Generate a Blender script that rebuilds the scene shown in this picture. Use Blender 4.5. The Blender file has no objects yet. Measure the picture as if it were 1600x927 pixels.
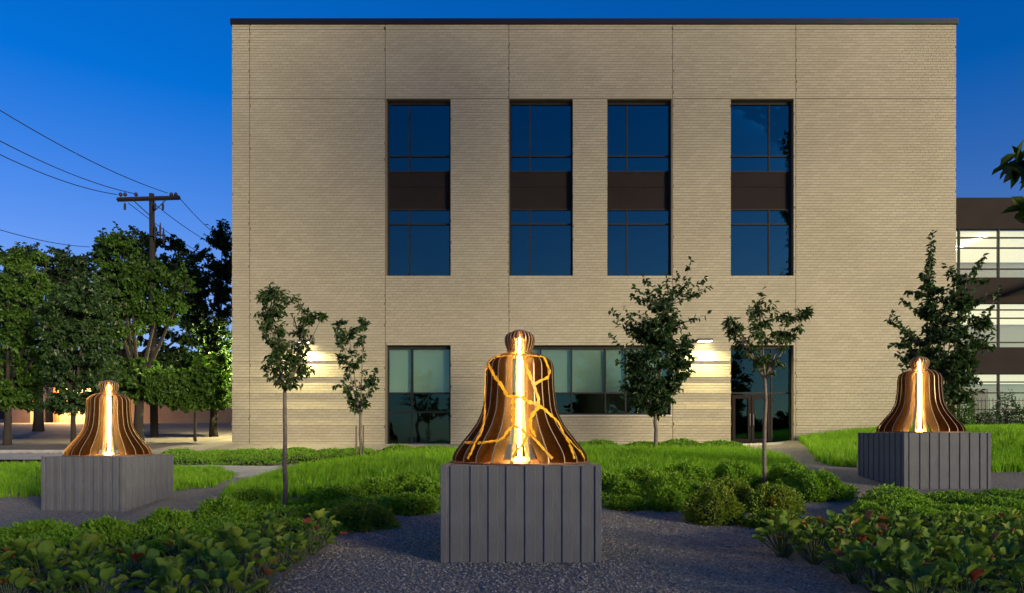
import bpy, math, random
import numpy as np
from mathutils import Vector, Matrix

random.seed(7)
rng = np.random.default_rng(7)
scene = bpy.context.scene
col = scene.collection
R = math.radians

# ------------------------------------------------------------------ camera, sky, sun, exposure
EYE = 1.2
cam_d = bpy.data.cameras.new('camera')
cam_d.sensor_width = 36.0
cam_d.lens = 24.0
cam_d.shift_y = 0.134
cam_d.clip_start = 0.05
cam_d.clip_end = 2000
cam = bpy.data.objects.new('camera', cam_d)
cam.location = (0, 0, EYE)
cam.rotation_euler = (R(90), 0, 0)
col.objects.link(cam)
scene.camera = cam

SUN_EL, SUN_AZ = 9.0, 135.0          # low, behind the photographer, a little to the right (clockwise from +Y)
world = bpy.data.worlds.new('World')
scene.world = world
world.use_nodes = True
wn, wl = world.node_tree.nodes, world.node_tree.links
bg = wn['Background']
sky = wn.new('ShaderNodeTexSky')
sky.sky_type = 'NISHITA'
sky.sun_disc = False
sky.sun_elevation = R(SUN_EL)
sky.sun_rotation = R(SUN_AZ)
sky.air_density = 1.0
sky.dust_density = 0.3
sky.ozone_density = 4.0
tint = wn.new('ShaderNodeMix'); tint.data_type = 'RGBA'; tint.blend_type = 'MULTIPLY'
tint.inputs[0].default_value = 1.0
wtc = wn.new('ShaderNodeTexCoord'); wsp = wn.new('ShaderNodeSeparateXYZ'); wl.new(wtc.outputs['Generated'], wsp.inputs[0])
wr = wn.new('ShaderNodeValToRGB'); wl.new(wsp.outputs['Z'], wr.inputs[0])
wr.color_ramp.elements[0].position = 0.18; wr.color_ramp.elements[0].color = (0.75, 0.66, 0.95, 1)
wr.color_ramp.elements[1].position = 0.42; wr.color_ramp.elements[1].color = (0.01, 0.55, 1.12, 1)
wl.new(wr.outputs[0], tint.inputs[7])
wl.new(sky.outputs[0], tint.inputs[6])
wl.new(tint.outputs[2], bg.inputs[0])
bg.inputs[1].default_value = 0.092

sun_d = bpy.data.lights.new('sun', 'SUN')
sun_d.energy = 3.3
sun_d.angle = R(14)
sun_d.color = (1.0, 0.84, 0.57)
sun = bpy.data.objects.new('sun', sun_d)
_d = Vector((-math.sin(R(SUN_AZ)) * math.cos(R(SUN_EL)), -math.cos(R(SUN_AZ)) * math.cos(R(SUN_EL)), -math.sin(R(SUN_EL))))
sun.rotation_euler = _d.to_track_quat('-Z', 'Y').to_euler()
sun.location = (8, -30, 20)
col.objects.link(sun)

scene.view_settings.view_transform = 'Standard'
scene.view_settings.look = 'None'
scene.view_settings.gamma = 1
scene.view_settings.exposure = 1.0
scene.view_settings.use_curve_mapping = False
scene.cycles.use_denoising = True
scene.cycles.max_bounces = 8
scene.cycles.transparent_max_bounces = 12
scene.cycles.sample_clamp_indirect = 6

# ------------------------------------------------------------------ helpers
def WM(o):
    m = o.matrix_basis.copy()
    if o.parent:
        m = WM(o.parent) @ o.matrix_parent_inverse @ m
    return m

def link(o, parent=None, world_=False):
    col.objects.link(o)
    if parent is not None:
        o.parent = parent
        if world_:
            o.matrix_parent_inverse = WM(parent).inverted()
    return o

def tag(o, label=None, cat=None, group=None, kind=None):
    if label: o['label'] = label
    if cat: o['category'] = cat
    if group: o['group'] = group
    if kind: o['kind'] = kind
    return o

def empty(name, loc, rz=0):
    o = bpy.data.objects.new(name, None)
    o.empty_display_size = 0.2
    o.location = loc
    o.rotation_euler = (0, 0, rz)
    col.objects.link(o)
    return o

def fast_mesh(name, v, f, smooth=False):
    """v (N,3), f (M,k) with constant k"""
    v = np.asarray(v, np.float32); f = np.asarray(f, np.int32)
    me = bpy.data.meshes.new(name)
    me.vertices.add(len(v)); me.vertices.foreach_set('co', v.ravel())
    k = f.shape[1]
    me.loops.add(f.size); me.loops.foreach_set('vertex_index', f.ravel())
    me.polygons.add(len(f)); me.polygons.foreach_set('loop_start', np.arange(0, f.size, k, dtype=np.int32))
    me.polygons.foreach_set('use_smooth', np.full(len(f), bool(smooth)))
    me.update(calc_edges=True)
    return me

class MB:
    """collects quads; build() links them as one mesh object"""
    def __init__(s): s.v = []; s.f = []
    def add(s, v, f):
        n = len(s.v); s.v += [tuple(map(float, p)) for p in v]; s.f += [tuple(i + n for i in q) for q in f]
        return s
    def box(s, x0, x1, y0, y1, z0, z1):
        return s.add([(x0,y0,z0),(x1,y0,z0),(x1,y1,z0),(x0,y1,z0),(x0,y0,z1),(x1,y0,z1),(x1,y1,z1),(x0,y1,z1)],
                     [(0,3,2,1),(4,5,6,7),(0,1,5,4),(1,2,6,5),(2,3,7,6),(3,0,4,7)])
    def tube(s, path, rad, n=8, cap=True):
        path = [Vector(p) for p in path]
        if not hasattr(rad, '__len__'): rad = [rad] * len(path)
        vs, fs = [], []
        up = Vector((0.13, 0.97, 0.2)).normalized()
        for i, p in enumerate(path):
            d = (path[min(i+1, len(path)-1)] - path[max(i-1, 0)]).normalized()
            a = d.cross(up)
            if a.length < 1e-3: a = d.cross(Vector((1, 0, 0)))
            a.normalize(); b = d.cross(a)
            for k in range(n):
                t = 2*math.pi*k/n
                vs.append(p + (a*math.cos(t) + b*math.sin(t))*rad[i])
        for i in range(len(path)-1):
            for k in range(n):
                k2 = (k+1) % n
                fs.append((i*n+k, i*n+k2, (i+1)*n+k2, (i+1)*n+k))
        if cap:
            fs.append(tuple(range(n))[::-1]); fs.append(tuple((len(path)-1)*n+k for k in range(n)))
        return s.add(vs, fs)
    def build(s, name, mat, parent=None, world_=True, smooth=False, bevel=0):
        me = bpy.data.meshes.new(name)
        me.from_pydata(s.v, [], s.f)
        if smooth:
            me.polygons.foreach_set('use_smooth', np.ones(len(s.f), bool))
        me.materials.append(mat)
        o = bpy.data.objects.new(name, me)
        if bevel:
            m = o.modifiers.new('bevel', 'BEVEL'); m.width = bevel; m.segments = 2
        return link(o, parent, world_)

def obj(name, me, mat, parent=None, world_=False):
    if not me.materials: me.materials.append(mat)
    return link(bpy.data.objects.new(name, me), parent, world_)

def copy_tree(o, parent=None):
    c = o.copy(); col.objects.link(c)
    if parent is not None: c.parent = parent
    for ch in o.children: copy_tree(ch, c)
    return c

# ------------------------------------------------------------------ materials
def nodes(m): return m.node_tree.nodes, m.node_tree.links

def material(name, c1, c2=None, scale=5.0, rough=0.7, metal=0.0, bump=0.0, bscale=None, detail=6, stretch=None, spec=None, ramp=(0.3, 0.7), dist=0.02):
    m = bpy.data.materials.new(name); m.use_nodes = True
    N, L = nodes(m); p = N['Principled BSDF']
    p.inputs['Roughness'].default_value = rough; p.inputs['Metallic'].default_value = metal
    if spec is not None: p.inputs['Specular IOR Level'].default_value = spec
    tc = N.new('ShaderNodeTexCoord'); mp = N.new('ShaderNodeMapping'); L.new(tc.outputs['Object'], mp.inputs[0])
    if stretch: mp.inputs['Scale'].default_value = stretch
    if c2 is None: c2 = tuple(x*0.8 for x in c1)
    no = N.new('ShaderNodeTexNoise'); no.inputs['Scale'].default_value = scale; no.inputs['Detail'].default_value = detail
    L.new(mp.outputs[0], no.inputs['Vector'])
    cr = N.new('ShaderNodeValToRGB'); cr.color_ramp.elements[0].position = ramp[0]; cr.color_ramp.elements[1].position = ramp[1]
    cr.color_ramp.elements[0].color = (*c1, 1); cr.color_ramp.elements[1].color = (*c2, 1)
    L.new(no.outputs[0], cr.inputs[0]); L.new(cr.outputs[0], p.inputs['Base Color'])
    if bump:
        nb = N.new('ShaderNodeTexNoise'); nb.inputs['Scale'].default_value = bscale or scale*4; nb.inputs['Detail'].default_value = 6
        L.new(mp.outputs[0], nb.inputs['Vector'])
        b = N.new('ShaderNodeBump'); b.inputs['Strength'].default_value = bump; b.inputs['Distance'].default_value = dist
        L.new(nb.outputs[0], b.inputs['Height']); L.new(b.outputs[0], p.inputs['Normal'])
    return m

def piece_material(name, stops, rough=0.8, per_object=True, transl=0.0, tcol=None, noise=0.0, nscale=0.4, spec=0.4, bump=0.0, bscale=60):
    """colour picked per loose piece (and per object) from a ramp, broken by a large noise"""
    m = bpy.data.materials.new(name); m.use_nodes = True
    N, L = nodes(m); p = N['Principled BSDF']
    p.inputs['Roughness'].default_value = rough; p.inputs['Specular IOR Level'].default_value = spec
    g = N.new('ShaderNodeNewGeometry'); oi = N.new('ShaderNodeObjectInfo')
    ad = N.new('ShaderNodeMath'); ad.operation = 'ADD'
    L.new(g.outputs['Random Per Island'], ad.inputs[0])
    if per_object: L.new(oi.outputs['Random'], ad.inputs[1])
    else: ad.inputs[1].default_value = 0
    fr = N.new('ShaderNodeMath'); fr.operation = 'FRACT'; L.new(ad.outputs[0], fr.inputs[0])
    src = fr.outputs[0]
    if noise:
        tc = N.new('ShaderNodeTexCoord')
        no = N.new('ShaderNodeTexNoise'); no.inputs['Scale'].default_value = nscale; no.inputs['Detail'].default_value = 4
        L.new(tc.outputs['Object'], no.inputs['Vector'])
        mr = N.new('ShaderNodeMapRange'); mr.inputs[1].default_value = .3; mr.inputs[2].default_value = .7
        L.new(no.outputs[0], mr.inputs[0])
        mx = N.new('ShaderNodeMix'); mx.inputs[0].default_value = noise
        L.new(src, mx.inputs[2]); L.new(mr.outputs[0], mx.inputs[3]); src = mx.outputs[0]
    cr = N.new('ShaderNodeValToRGB'); el = cr.color_ramp.elements
    while len(el) < len(stops): el.new(0.5)
    for e, (pos, c) in zip(el, stops): e.position = pos; e.color = (*c, 1)
    L.new(src, cr.inputs[0]); L.new(cr.outputs[0], p.inputs['Base Color'])
    if bump:
        tc2 = N.new('ShaderNodeTexCoord')
        nb = N.new('ShaderNodeTexNoise'); nb.inputs['Scale'].default_value = bscale; nb.inputs['Detail'].default_value = 5
        L.new(tc2.outputs['Object'], nb.inputs['Vector'])
        b = N.new('ShaderNodeBump'); b.inputs['Strength'].default_value = bump; b.inputs['Distance'].default_value = 0.01
        L.new(nb.outputs[0], b.inputs['Height']); L.new(b.outputs[0], p.inputs['Normal'])
    if transl:
        out = N['Material Output']
        tr = N.new('ShaderNodeBsdfTranslucent')
        tm = N.new('ShaderNodeMix'); tm.data_type = 'RGBA'; tm.blend_type = 'MULTIPLY'; tm.inputs[0].default_value = 1
        tm.inputs[7].default_value = (*(tcol or (1.5, 1.6, 0.7)), 1)
        L.new(cr.outputs[0], tm.inputs[6]); L.new(tm.outputs[2], tr.inputs[0])
        ms = N.new('ShaderNodeMixShader'); ms.inputs[0].default_value = transl
        L.new(p.outputs[0], ms.inputs[1]); L.new(tr.outputs[0], ms.inputs[2]); L.new(ms.outputs[0], out.inputs[0])
    return m

def emitter(name, c, s):
    m = bpy.data.materials.new(name); m.use_nodes = True
    p = nodes(m)[0]['Principled BSDF']
    p.inputs['Base Color'].default_value = (0.8, 0.8, 0.8, 1)
    p.inputs['Emission Color'].default_value = (*c, 1); p.inputs['Emission Strength'].default_value = s
    return m

def glass(name, tintc, ior=2.0, rough=0.0):
    m = bpy.data.materials.new(name); m.use_nodes = True
    N, L = nodes(m); N.remove(N['Principled BSDF']); out = N['Material Output']
    t = N.new('ShaderNodeBsdfTransparent'); t.inputs[0].default_value = (*tintc, 1)
    g = N.new('ShaderNodeBsdfGlossy'); g.inputs['Roughness'].default_value = rough; g.inputs[0].default_value = (0.45, 1.0, 0.95, 1)
    f = N.new('ShaderNodeFresnel'); f.inputs[0].default_value = ior
    tc = N.new('ShaderNodeTexCoord'); no = N.new('ShaderNodeTexNoise'); no.inputs['Scale'].default_value = 0.7; no.inputs['Detail'].default_value = 2
    L.new(tc.outputs['Object'], no.inputs['Vector'])
    b = N.new('ShaderNodeBump'); b.inputs['Strength'].default_value = 0.06; b.inputs['Distance'].default_value = 0.1
    L.new(no.outputs[0], b.inputs['Height']); L.new(b.outputs[0], g.inputs['Normal'])
    ms = N.new('ShaderNodeMixShader'); L.new(f.outputs[0], ms.inputs[0]); L.new(t.outputs[0], ms.inputs[1]); L.new(g.outputs[0], ms.inputs[2])
    L.new(ms.outputs[0], out.inputs[0])
    return m

M = {}
M['ground'] = material('dark_gravel', (0.27, 0.242, 0.195), (0.115, 0.103, 0.083), 24, 0.9, bump=0.9, bscale=55, ramp=(.35, .65), dist=.03)
M['stone'] = piece_material('gravel_stone', [(0, (.12, .108, .088)), (.6, (.26, .235, .19)), (.93, (.37, .34, .285)), (1, (.46, .43, .37))], .85)
M['asphalt'] = material('asphalt', (0.17, 0.145, 0.11), (0.12, 0.10, 0.078), 1.2, 0.75, bump=.4, bscale=90)
M['concrete'] = material('pale_concrete', (0.40, 0.38, 0.34), (0.28, 0.27, 0.25), 3, 0.85, bump=.2)
M['paint'] = material('road_paint', (0.55, 0.54, 0.50), (0.35, 0.34, 0.32), 8, 0.7)
M['plinth'] = material('board_cast_concrete', (0.135, 0.140, 0.150), (0.085, 0.089, 0.097), 5.0, 0.88, bump=.3, bscale=45, stretch=(1.4, 1.4, .7), ramp=(.2, .8))
M['mortar'] = material('mortar', (0.165, 0.13, 0.088), (0.14, 0.11, 0.075), 4, 0.95)
M['brick'] = piece_material('buff_brick', [(0, (.298, .270, .184)), (.5, (.340, .308, .214)), (1, (.385, .350, .246))], .85, noise=.5, nscale=.35)
M['frame'] = material('dark_bronze_frame', (0.022, 0.021, 0.021), (0.016, 0.015, 0.015), 3, .7, spec=.2)
M['spandrel'] = material('bronze_panel', (0.020, 0.0155, 0.014), (0.016, 0.012, 0.011), .8, .85, spec=.12)
M['glass'] = glass('window_glass', (0.30, 0.42, 0.42), 2.0)
M['shopglass'] = glass('ground_floor_glass', (0.84, 0.90, 0.84), 1.45)
M['clearglass'] = glass('clear_glass', (0.8, 0.84, 0.8), 1.5)
M['blind'] = material('roller_blind_fabric', (0.74, 0.75, 0.62), (0.68, 0.69, 0.56), 1, .9)
M['dimblind'] = material('dark_mesh_blind', (0.10, 0.16, 0.18), (0.08, 0.13, 0.15), 1, .9)
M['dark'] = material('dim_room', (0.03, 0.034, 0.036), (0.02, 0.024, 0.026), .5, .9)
M['room'] = material('pale_room', (0.62, 0.58, 0.50), (0.55, 0.50, 0.43), .3, .9)
M['roomwood'] = material('orange_wood', (0.45, 0.16, 0.05), (0.36, 0.12, 0.04), 1.5, .6)
M['coping'] = material('dark_coping_metal', (0.020, 0.020, 0.024), (0.014, 0.014, 0.017), 2, .4, metal=.5)
M['steel'] = material('weathered_steel', (0.27, 0.125, 0.026), (0.15, 0.065, 0.014), 60, .32, metal=.9, bump=.10, bscale=160)
M['lit_cutedge'] = material('lightened_cut_edge', (0.60, 0.46, 0.27), (0.42, 0.30, 0.16), 30, .45, metal=.3)  # pale cut metal, lightened further for the glow along the rib edges
M['goldedge'] = material('gold_resin', (0.95, 0.74, 0.08), (0.86, 0.62, 0.06), 14, .35, metal=0)
M['disc'] = material('rusted_plate', (0.26, 0.13, 0.06), (0.17, 0.08, 0.04), 10, .6, metal=.4)
M['wood'] = material('weathered_pole_wood', (0.020, 0.016, 0.014), (0.012, 0.010, 0.009), 4, .9, stretch=(6, 6, .5))
M['stake'] = material('stake_wood', (0.16, 0.11, 0.07), (0.10, 0.07, 0.045), 6, .9)
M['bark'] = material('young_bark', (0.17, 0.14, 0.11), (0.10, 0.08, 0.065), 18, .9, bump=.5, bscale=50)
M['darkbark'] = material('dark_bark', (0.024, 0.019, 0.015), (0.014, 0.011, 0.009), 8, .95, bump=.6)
M['wire'] = material('black_wire', (0.012, 0.012, 0.012), (0.010, 0.010, 0.010), 1, .6)
M['ceramic'] = material('brown_insulator', (0.035, 0.022, 0.018), (0.03, 0.02, 0.016), 3, .3)
M['lamphousing'] = material('lamp_housing', (0.10, 0.095, 0.085), (0.08, 0.075, 0.07), 3, .5, metal=.3)
M['lens'] = emitter('lamp_lens', (1.0, 0.93, 0.66), 14)
M['strip'] = emitter('ceiling_strip', (1.0, 0.86, 0.62), 9)
M['ceilglow'] = emitter('luminous_ceiling_panel', (1.0, 0.83, 0.56), .6)
M['uplight'] = emitter('uplight_lens', (1.0, 0.50, 0.10), 60)
M['tube_glow'] = emitter('added_tube_glow', (1.0, 0.56, 0.13), 80)
M['tan_stucco'] = material('tan_stucco', (0.42, 0.27, 0.18), (0.34, 0.21, 0.14), 1.2, .9)
M['grey_stucco'] = material('grey_stucco', (0.20, 0.21, 0.23), (0.16, 0.17, 0.18), 1.2, .9)
G0, G1, G2 = (.022, .052, .012), (.045, .098, .018), (.085, .150, .030)
M['cover'] = piece_material('ground_cover_leaf', [(0, (.075, .165, .010)), (.45, (.14, .28, .014)), (.8, (.20, .35, .020)), (.95, (.25, .36, .03)), (1, (.26, .15, .03))], .55, transl=.35, noise=.35, nscale=1.1)
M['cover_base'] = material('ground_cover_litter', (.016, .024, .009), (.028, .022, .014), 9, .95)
M['wallcover'] = piece_material('bright_ground_cover_leaf', [(0, (.075, .17, .012)), (.6, (.13, .26, .018)), (.92, (.18, .31, .026)), (1, (.25, .15, .03))], .55, transl=.35, noise=.3, nscale=1.5)
M['grass'] = piece_material('sedge_blade', [(0, (.13, .27, .010)), (.5, (.19, .37, .014)), (.9, (.24, .44, .022)), (1, (.32, .36, .05))], .5, transl=.45, noise=.55, nscale=.55)
M['drygrass'] = piece_material('dry_grass_blade', [(0, (.14, .10, .035)), (1, (.28, .20, .07))], .7, transl=.3)
M['leaf'] = piece_material('young_tree_leaf', [(0, (.018, .040, .010)), (.6, (.034, .074, .015)), (1, (.062, .105, .022))], .5, transl=.35)
M['darkleaf'] = piece_material('maple_leaf', [(0, (.013, .034, .011)), (.6, (.024, .058, .015)), (1, (.046, .088, .020))], .5, transl=.3)
M['streetleaf'] = piece_material('street_tree_leaf', [(0, (.022, .062, .008)), (.5, (.046, .110, .012)), (1, (.085, .165, .018))], .55, transl=.4, noise=.3, nscale=.5)
M['berg'] = piece_material('bergenia_leaf', [(0, (.045, .105, .020)), (.35, (.085, .17, .022)), (.7, (.14, .225, .026)), (.93, (.21, .25, .035)), (1, (.10, .18, .06))], .62, transl=.25, spec=.3, noise=.25, nscale=14)
M['bergred'] = piece_material('red_bergenia_leaf', [(0, (.22, .025, .02)), (.5, (.26, .09, .03)), (1, (.20, .12, .03))], .4, transl=.2)
M['stem'] = material('leaf_stalk', (.07, .10, .03), (.05, .07, .025), 5, .7)

# ------------------------------------------------------------------ terrain
def S(t):
    t = np.clip(t, 0, 1); return t*t*(3-2*t)
GY = [-80, 8, 9.5, 13, 17, 20, 26, 32, 45, 80, 400]
GH = [0, 0, .05, .40, .60, .75, .80, 1.10, 1.80, 3.0, 7.0]
def gz(x, y):
    x = np.asarray(x, float); y = np.asarray(y, float)
    g = (np.interp(y-.8, GY, GH) + 2*np.interp(y, GY, GH) + np.interp(y+.8, GY, GH))/4
    g = g - .41*S((-x-1.5)/4.5)*S((y-8.5)/2.5)*(1-S((y-18)/8))
    g = g + .45*S((x-9)/5)*S((y-12)/5)
    return g
PX = 1600/36*24.0
def proj(x, y, z):
    return 800 + x/y*PX, 678 - (z-EYE)/y*PX
_YS = np.linspace(3, 70, 6000)
def gp(px, py):
    """the ground point seen at a place in the photograph"""
    X = (px-800)/PX*_YS
    yy = 678 + (EYE-gz(X, _YS))*PX/_YS
    i = np.argmax(yy <= py)
    return float(X[i]), float(_YS[i]), float(gz(X[i], _YS[i]))
def inpoly(px, py, poly):
    c = np.zeros(len(px), bool); n = len(poly)
    for i in range(n):
        x0, y0 = poly[i]; x1, y1 = poly[(i+1) % n]
        if y0 == y1: continue
        t = ((y0 > py) != (y1 > py)) & (px < (x1-x0)*(py-y0)/(y1-y0)+x0)
        c ^= t
    return c
def wpoly(pts): return [gp(*p)[:2] for p in pts]

def grid_mesh(name, xs, ys, off=0.0, keep=None):
    X, Y = np.meshgrid(xs, ys); Z = gz(X, Y) + off
    v = np.stack([X.ravel(), Y.ravel(), Z.ravel()], 1)
    nx, ny = len(xs), len(ys)
    i, j = np.meshgrid(np.arange(nx-1), np.arange(ny-1)); a = (j*nx+i).ravel()
    f = np.stack([a, a+1, a+nx+1, a+nx], 1)
    return fast_mesh(name, v, f, True)

XS = np.unique(np.round(np.concatenate([np.arange(-300, -60, 20), np.arange(-60, -22, 2), np.arange(-22, 22.1, .4), np.arange(24, 60, 2), np.arange(60, 301, 20)]), 3))
YS = np.unique(np.round(np.concatenate([np.arange(-80, 0, 4), np.arange(0, 34, .4), np.arange(34, 80, 2), np.arange(80, 401, 20)]), 3))
g = obj('ground', grid_mesh('ground', XS, YS), M['ground']); tag(g, kind='structure')

rx = XS[(XS >= -60) & (XS <= -12.3)]; ry = YS[(YS >= 22.2) & (YS <= 46.1)]
tag(obj('road', grid_mesh('road', rx, ry, .012), M['asphalt']), kind='structure')
sx = XS[(XS >= -60) & (XS <= -11.5)]
tag(obj('pavement', grid_mesh('pavement', sx, np.array([19.6, 20.0, 20.4, 20.8, 21.2]), .10), M['concrete']), kind='structure')
kb = MB()
for i in range(len(sx)-1):
    x0, x1 = sx[i], sx[i+1]
    for (ya, yb) in ((21.75, 21.95),):
        za, zb = float(gz(x0, 21.9)), float(gz(x1, 21.9))
        kb.add([(x0,ya,za-.1),(x1,ya,zb-.1),(x1,yb,zb-.1),(x0,yb,za-.1),(x0,ya,za+.13),(x1,ya,zb+.13),(x1,yb,zb+.13),(x0,yb,za+.13)],
               [(4,5,6,7),(0,1,5,4),(2,3,7,6)])
tag(kb.build('kerb', M['concrete']), kind='structure')
# painted lines on the road
pl = MB()
for yl in (27.0, 33.5, 34.1):
    for i in range(len(rx)-1):
        x0, x1 = rx[i], rx[i+1]
        pl.add([(x0, yl, gz(x0, yl)+.02), (x1, yl, gz(x1, yl)+.02), (x1, yl+.12, gz(x1, yl+.12)+.02), (x0, yl+.12, gz(x0, yl+.12)+.02)], [(0,1,2,3)])
tag(pl.build('road_marking', M['paint']), kind='structure')
# concrete walk between the beds on the left, and the door landing
def slab(name, pts, h, mat):
    n = len(pts); v = [(x, y, gz(x, y)-.15) for x, y in pts] + [(x, y, gz(x, y)+h) for x, y in pts]
    o = MB().add(v, [tuple(range(n, 2*n))] + [(i, (i+1) % n, n+(i+1) % n, n+i) for i in range(n)]).build(name, mat)
    return tag(o, kind='structure')
slab('walkway', [(-11.5, 17.4), (-6.3, 16.2), (-5.2, 18.2), (-11.5, 19.3)], .03, M['concrete'])
slab('door_landing', [(8.2, 24.4), (9.6, 24.4), (10.6, 26.1), (8.2, 26.1)], -.02, M['concrete'])

# ------------------------------------------------------------------ office building
YB = 26.0
K = YB/PX
def bx_(px): return (px-800)*K
CH = 0.1019
Z0 = 7.22
BX0, BX1 = bx_(362.5), bx_(1494)
ZBASE, ZTOP = Z0-66*CH-.4, Z0+94*CH
OPEN = {
    'U1': (bx_(604), bx_(704), Z0, Z0+66*CH), 'U2': (bx_(796), bx_(895), Z0, Z0+66*CH),
    'U3': (bx_(949), bx_(1049), Z0, Z0+66*CH), 'U4': (bx_(1142), bx_(1240), Z0, Z0+66*CH),
    'G1': (bx_(604), bx_(704), .66, Z0-26*CH), 'G2': (bx_(796), bx_(1048), Z0-52*CH, Z0-26*CH), 'D': (bx_(1142), bx_(1240), .66, Z0-26*CH)}
bld = empty('office_building', ((BX0+BX1)/2, YB, .8))
tag(bld, 'buff brick three storey office block with dark windows behind the three bells', 'building')

wall = MB()
ex = sorted({BX0, BX1} | {o[0] for o in OPEN.values()} | {o[1] for o in OPEN.values()})
ez = sorted({ZBASE, ZTOP} | {o[2] for o in OPEN.values()} | {o[3] for o in OPEN.values()})
YW = YB + .007
for a, b in zip(ex, ex[1:]):
    for c, d in zip(ez, ez[1:]):
        mx_, mz_ = (a+b)/2, (c+d)/2
        if any(o[0] < mx_ < o[1] and o[2] < mz_ < o[3] for o in OPEN.values()): continue
        wall.add([(a, YW, c), (b, YW, c), (b, YW, d), (a, YW, d)], [(0,1,2,3)])
YR = YB + .34
for (a, b, c, d) in OPEN.values():
    wall.add([(a,YW,c),(a,YR,c),(a,YR,d),(a,YW,d)], [(0,3,2,1)])
    wall.add([(b,YW,c),(b,YR,c),(b,YR,d),(b,YW,d)], [(0,1,2,3)])
    wall.add([(a,YW,d),(b,YW,d),(b,YR,d),(a,YR,d)], [(0,3,2,1)])
    wall.add([(a,YW,c),(b,YW,c),(b,YR,c),(a,YR,c)], [(0,1,2,3)])
YE = YB + 22
wall.add([(BX0,YW,ZBASE),(BX0,YE,ZBASE),(BX0,YE,ZTOP),(BX0,YW,ZTOP)], [(0,3,2,1)])
wall.add([(BX1,YW,ZBASE),(BX1,YE,ZBASE),(BX1,YE,ZTOP),(BX1,YW,ZTOP)], [(0,1,2,3)])
wall.add([(BX0,YE,ZBASE),(BX1,YE,ZBASE),(BX1,YE,ZTOP),(BX0,YE,ZTOP)], [(0,3,2,1)])
wall.build('wall', M['mortar'], bld)
MB().box(BX0, BX1, YW, YE, ZTOP-.25, ZTOP-.12).build('roof', M['coping'], bld)
cp = MB(); cp.box(BX0-.05, BX1+.05, YB-.06, YB+.35, ZTOP-.015, ZTOP+.19)
cp.box(BX0-.045, BX0+.3, YB+.36, YE, ZTOP-.01, ZTOP+.185); cp.box(BX1-.3, BX1+.045, YB+.36, YE, ZTOP-.01, ZTOP+.185)
cp.build('coping', M['coping'], bld)
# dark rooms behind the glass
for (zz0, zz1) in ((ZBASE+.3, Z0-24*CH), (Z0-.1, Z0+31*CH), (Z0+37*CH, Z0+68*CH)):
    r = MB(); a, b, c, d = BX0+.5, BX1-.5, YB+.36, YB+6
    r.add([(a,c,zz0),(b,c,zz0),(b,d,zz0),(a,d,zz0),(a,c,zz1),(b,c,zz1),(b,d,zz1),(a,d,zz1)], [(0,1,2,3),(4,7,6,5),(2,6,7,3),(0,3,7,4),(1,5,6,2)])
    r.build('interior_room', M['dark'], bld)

# the bricks: real pieces, one course at a time
PITCH, JT, HJ = 0.3048, 0.017, 0.007
segs = [BX0, bx_(390), bx_(602), bx_(795.2), bx_(1051), bx_(1243.5), BX1]
bv, single = [], []
PROUD = {-32, -38, -44, -50, -56}
for row in range(-69, 94):
    z0 = Z0 + row*CH + JT/2; z1 = Z0 + (row+1)*CH - JT/2
    if row == 66: z0 += .028
    y0 = YB - (.040 if row in PROUD else 0.0)
    for a, b in zip(segs, segs[1:]):
        a2, b2 = a + (.012 if a != BX0 else 0), b - (.012 if b != BX1 else 0)
        iv = [(a2, b2)]
        for (oa, ob, oc, od) in OPEN.values():
            if od > z0+.01 and oc < z1-.01:
                nv = []
                for p, q in iv:
                    if ob <= p or oa >= q: nv.append((p, q)); continue
                    if oa > p: nv.append((p, oa))
                    if ob < q: nv.append((ob, q))
                iv = nv
        for p, q in iv:
            off = PITCH*((row*.37) % 1.0) + random.uniform(-.03, .03)
            k = math.floor((p-off)/PITCH)
            while True:
                s, e = off + k*PITCH, off + (k+1)*PITCH
                if s >= q: break
                u0, u1 = max(s, p), min(e, q)
                k += 1
                if u1-u0 < .04: continue
                full = (u1-u0) > PITCH-1e-6
                u0 += HJ/2; u1 -= HJ/2
                yj = y0 + random.uniform(-.0006, .0006)
                if full and len(single) < 300 and -62 <= row <= -36 and row not in PROUD and -9.9 < u0 < -5.6:
                    single.append((u0, yj, z0))
                else:
                    bv.append((u0, u1, yj, z0, z1))
bv = np.array(bv)
n = len(bv)
V = np.zeros((n, 8, 3), np.float32)
for i, (xi, yi, zi) in enumerate([(0,0,0),(1,0,0),(1,1,0),(0,1,0),(0,0,1),(1,0,1),(1,1,1),(0,1,1)]):
    V[:, i, 0] = bv[:, xi]; V[:, i, 1] = YB+.03 if yi else bv[:, 2]; V[:, i, 2] = bv[:, 3+zi]
F = np.array([(4,5,6,7),(0,3,2,1),(0,1,5,4),(1,2,6,5),(3,0,4,7)])
Fa = (F[None] + (np.arange(n)*8)[:, None, None]).reshape(-1, 4)
o = obj('brick_courses', fast_mesh('brick_courses', V.reshape(-1, 3), Fa), M['brick'], bld, True); tag(o, kind='stuff')
# a few hundred bricks of the lit corner by the young trees stand as pieces of their own
bm_ = MB().box(0, PITCH-HJ, 0, .03, 0, CH-JT)
b0 = bm_.build('brick', M['brick'], bld)
b0.location = single[0]
for p in single[1:]:
    c = b0.copy(); c.location = p; col.objects.link(c)

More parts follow.
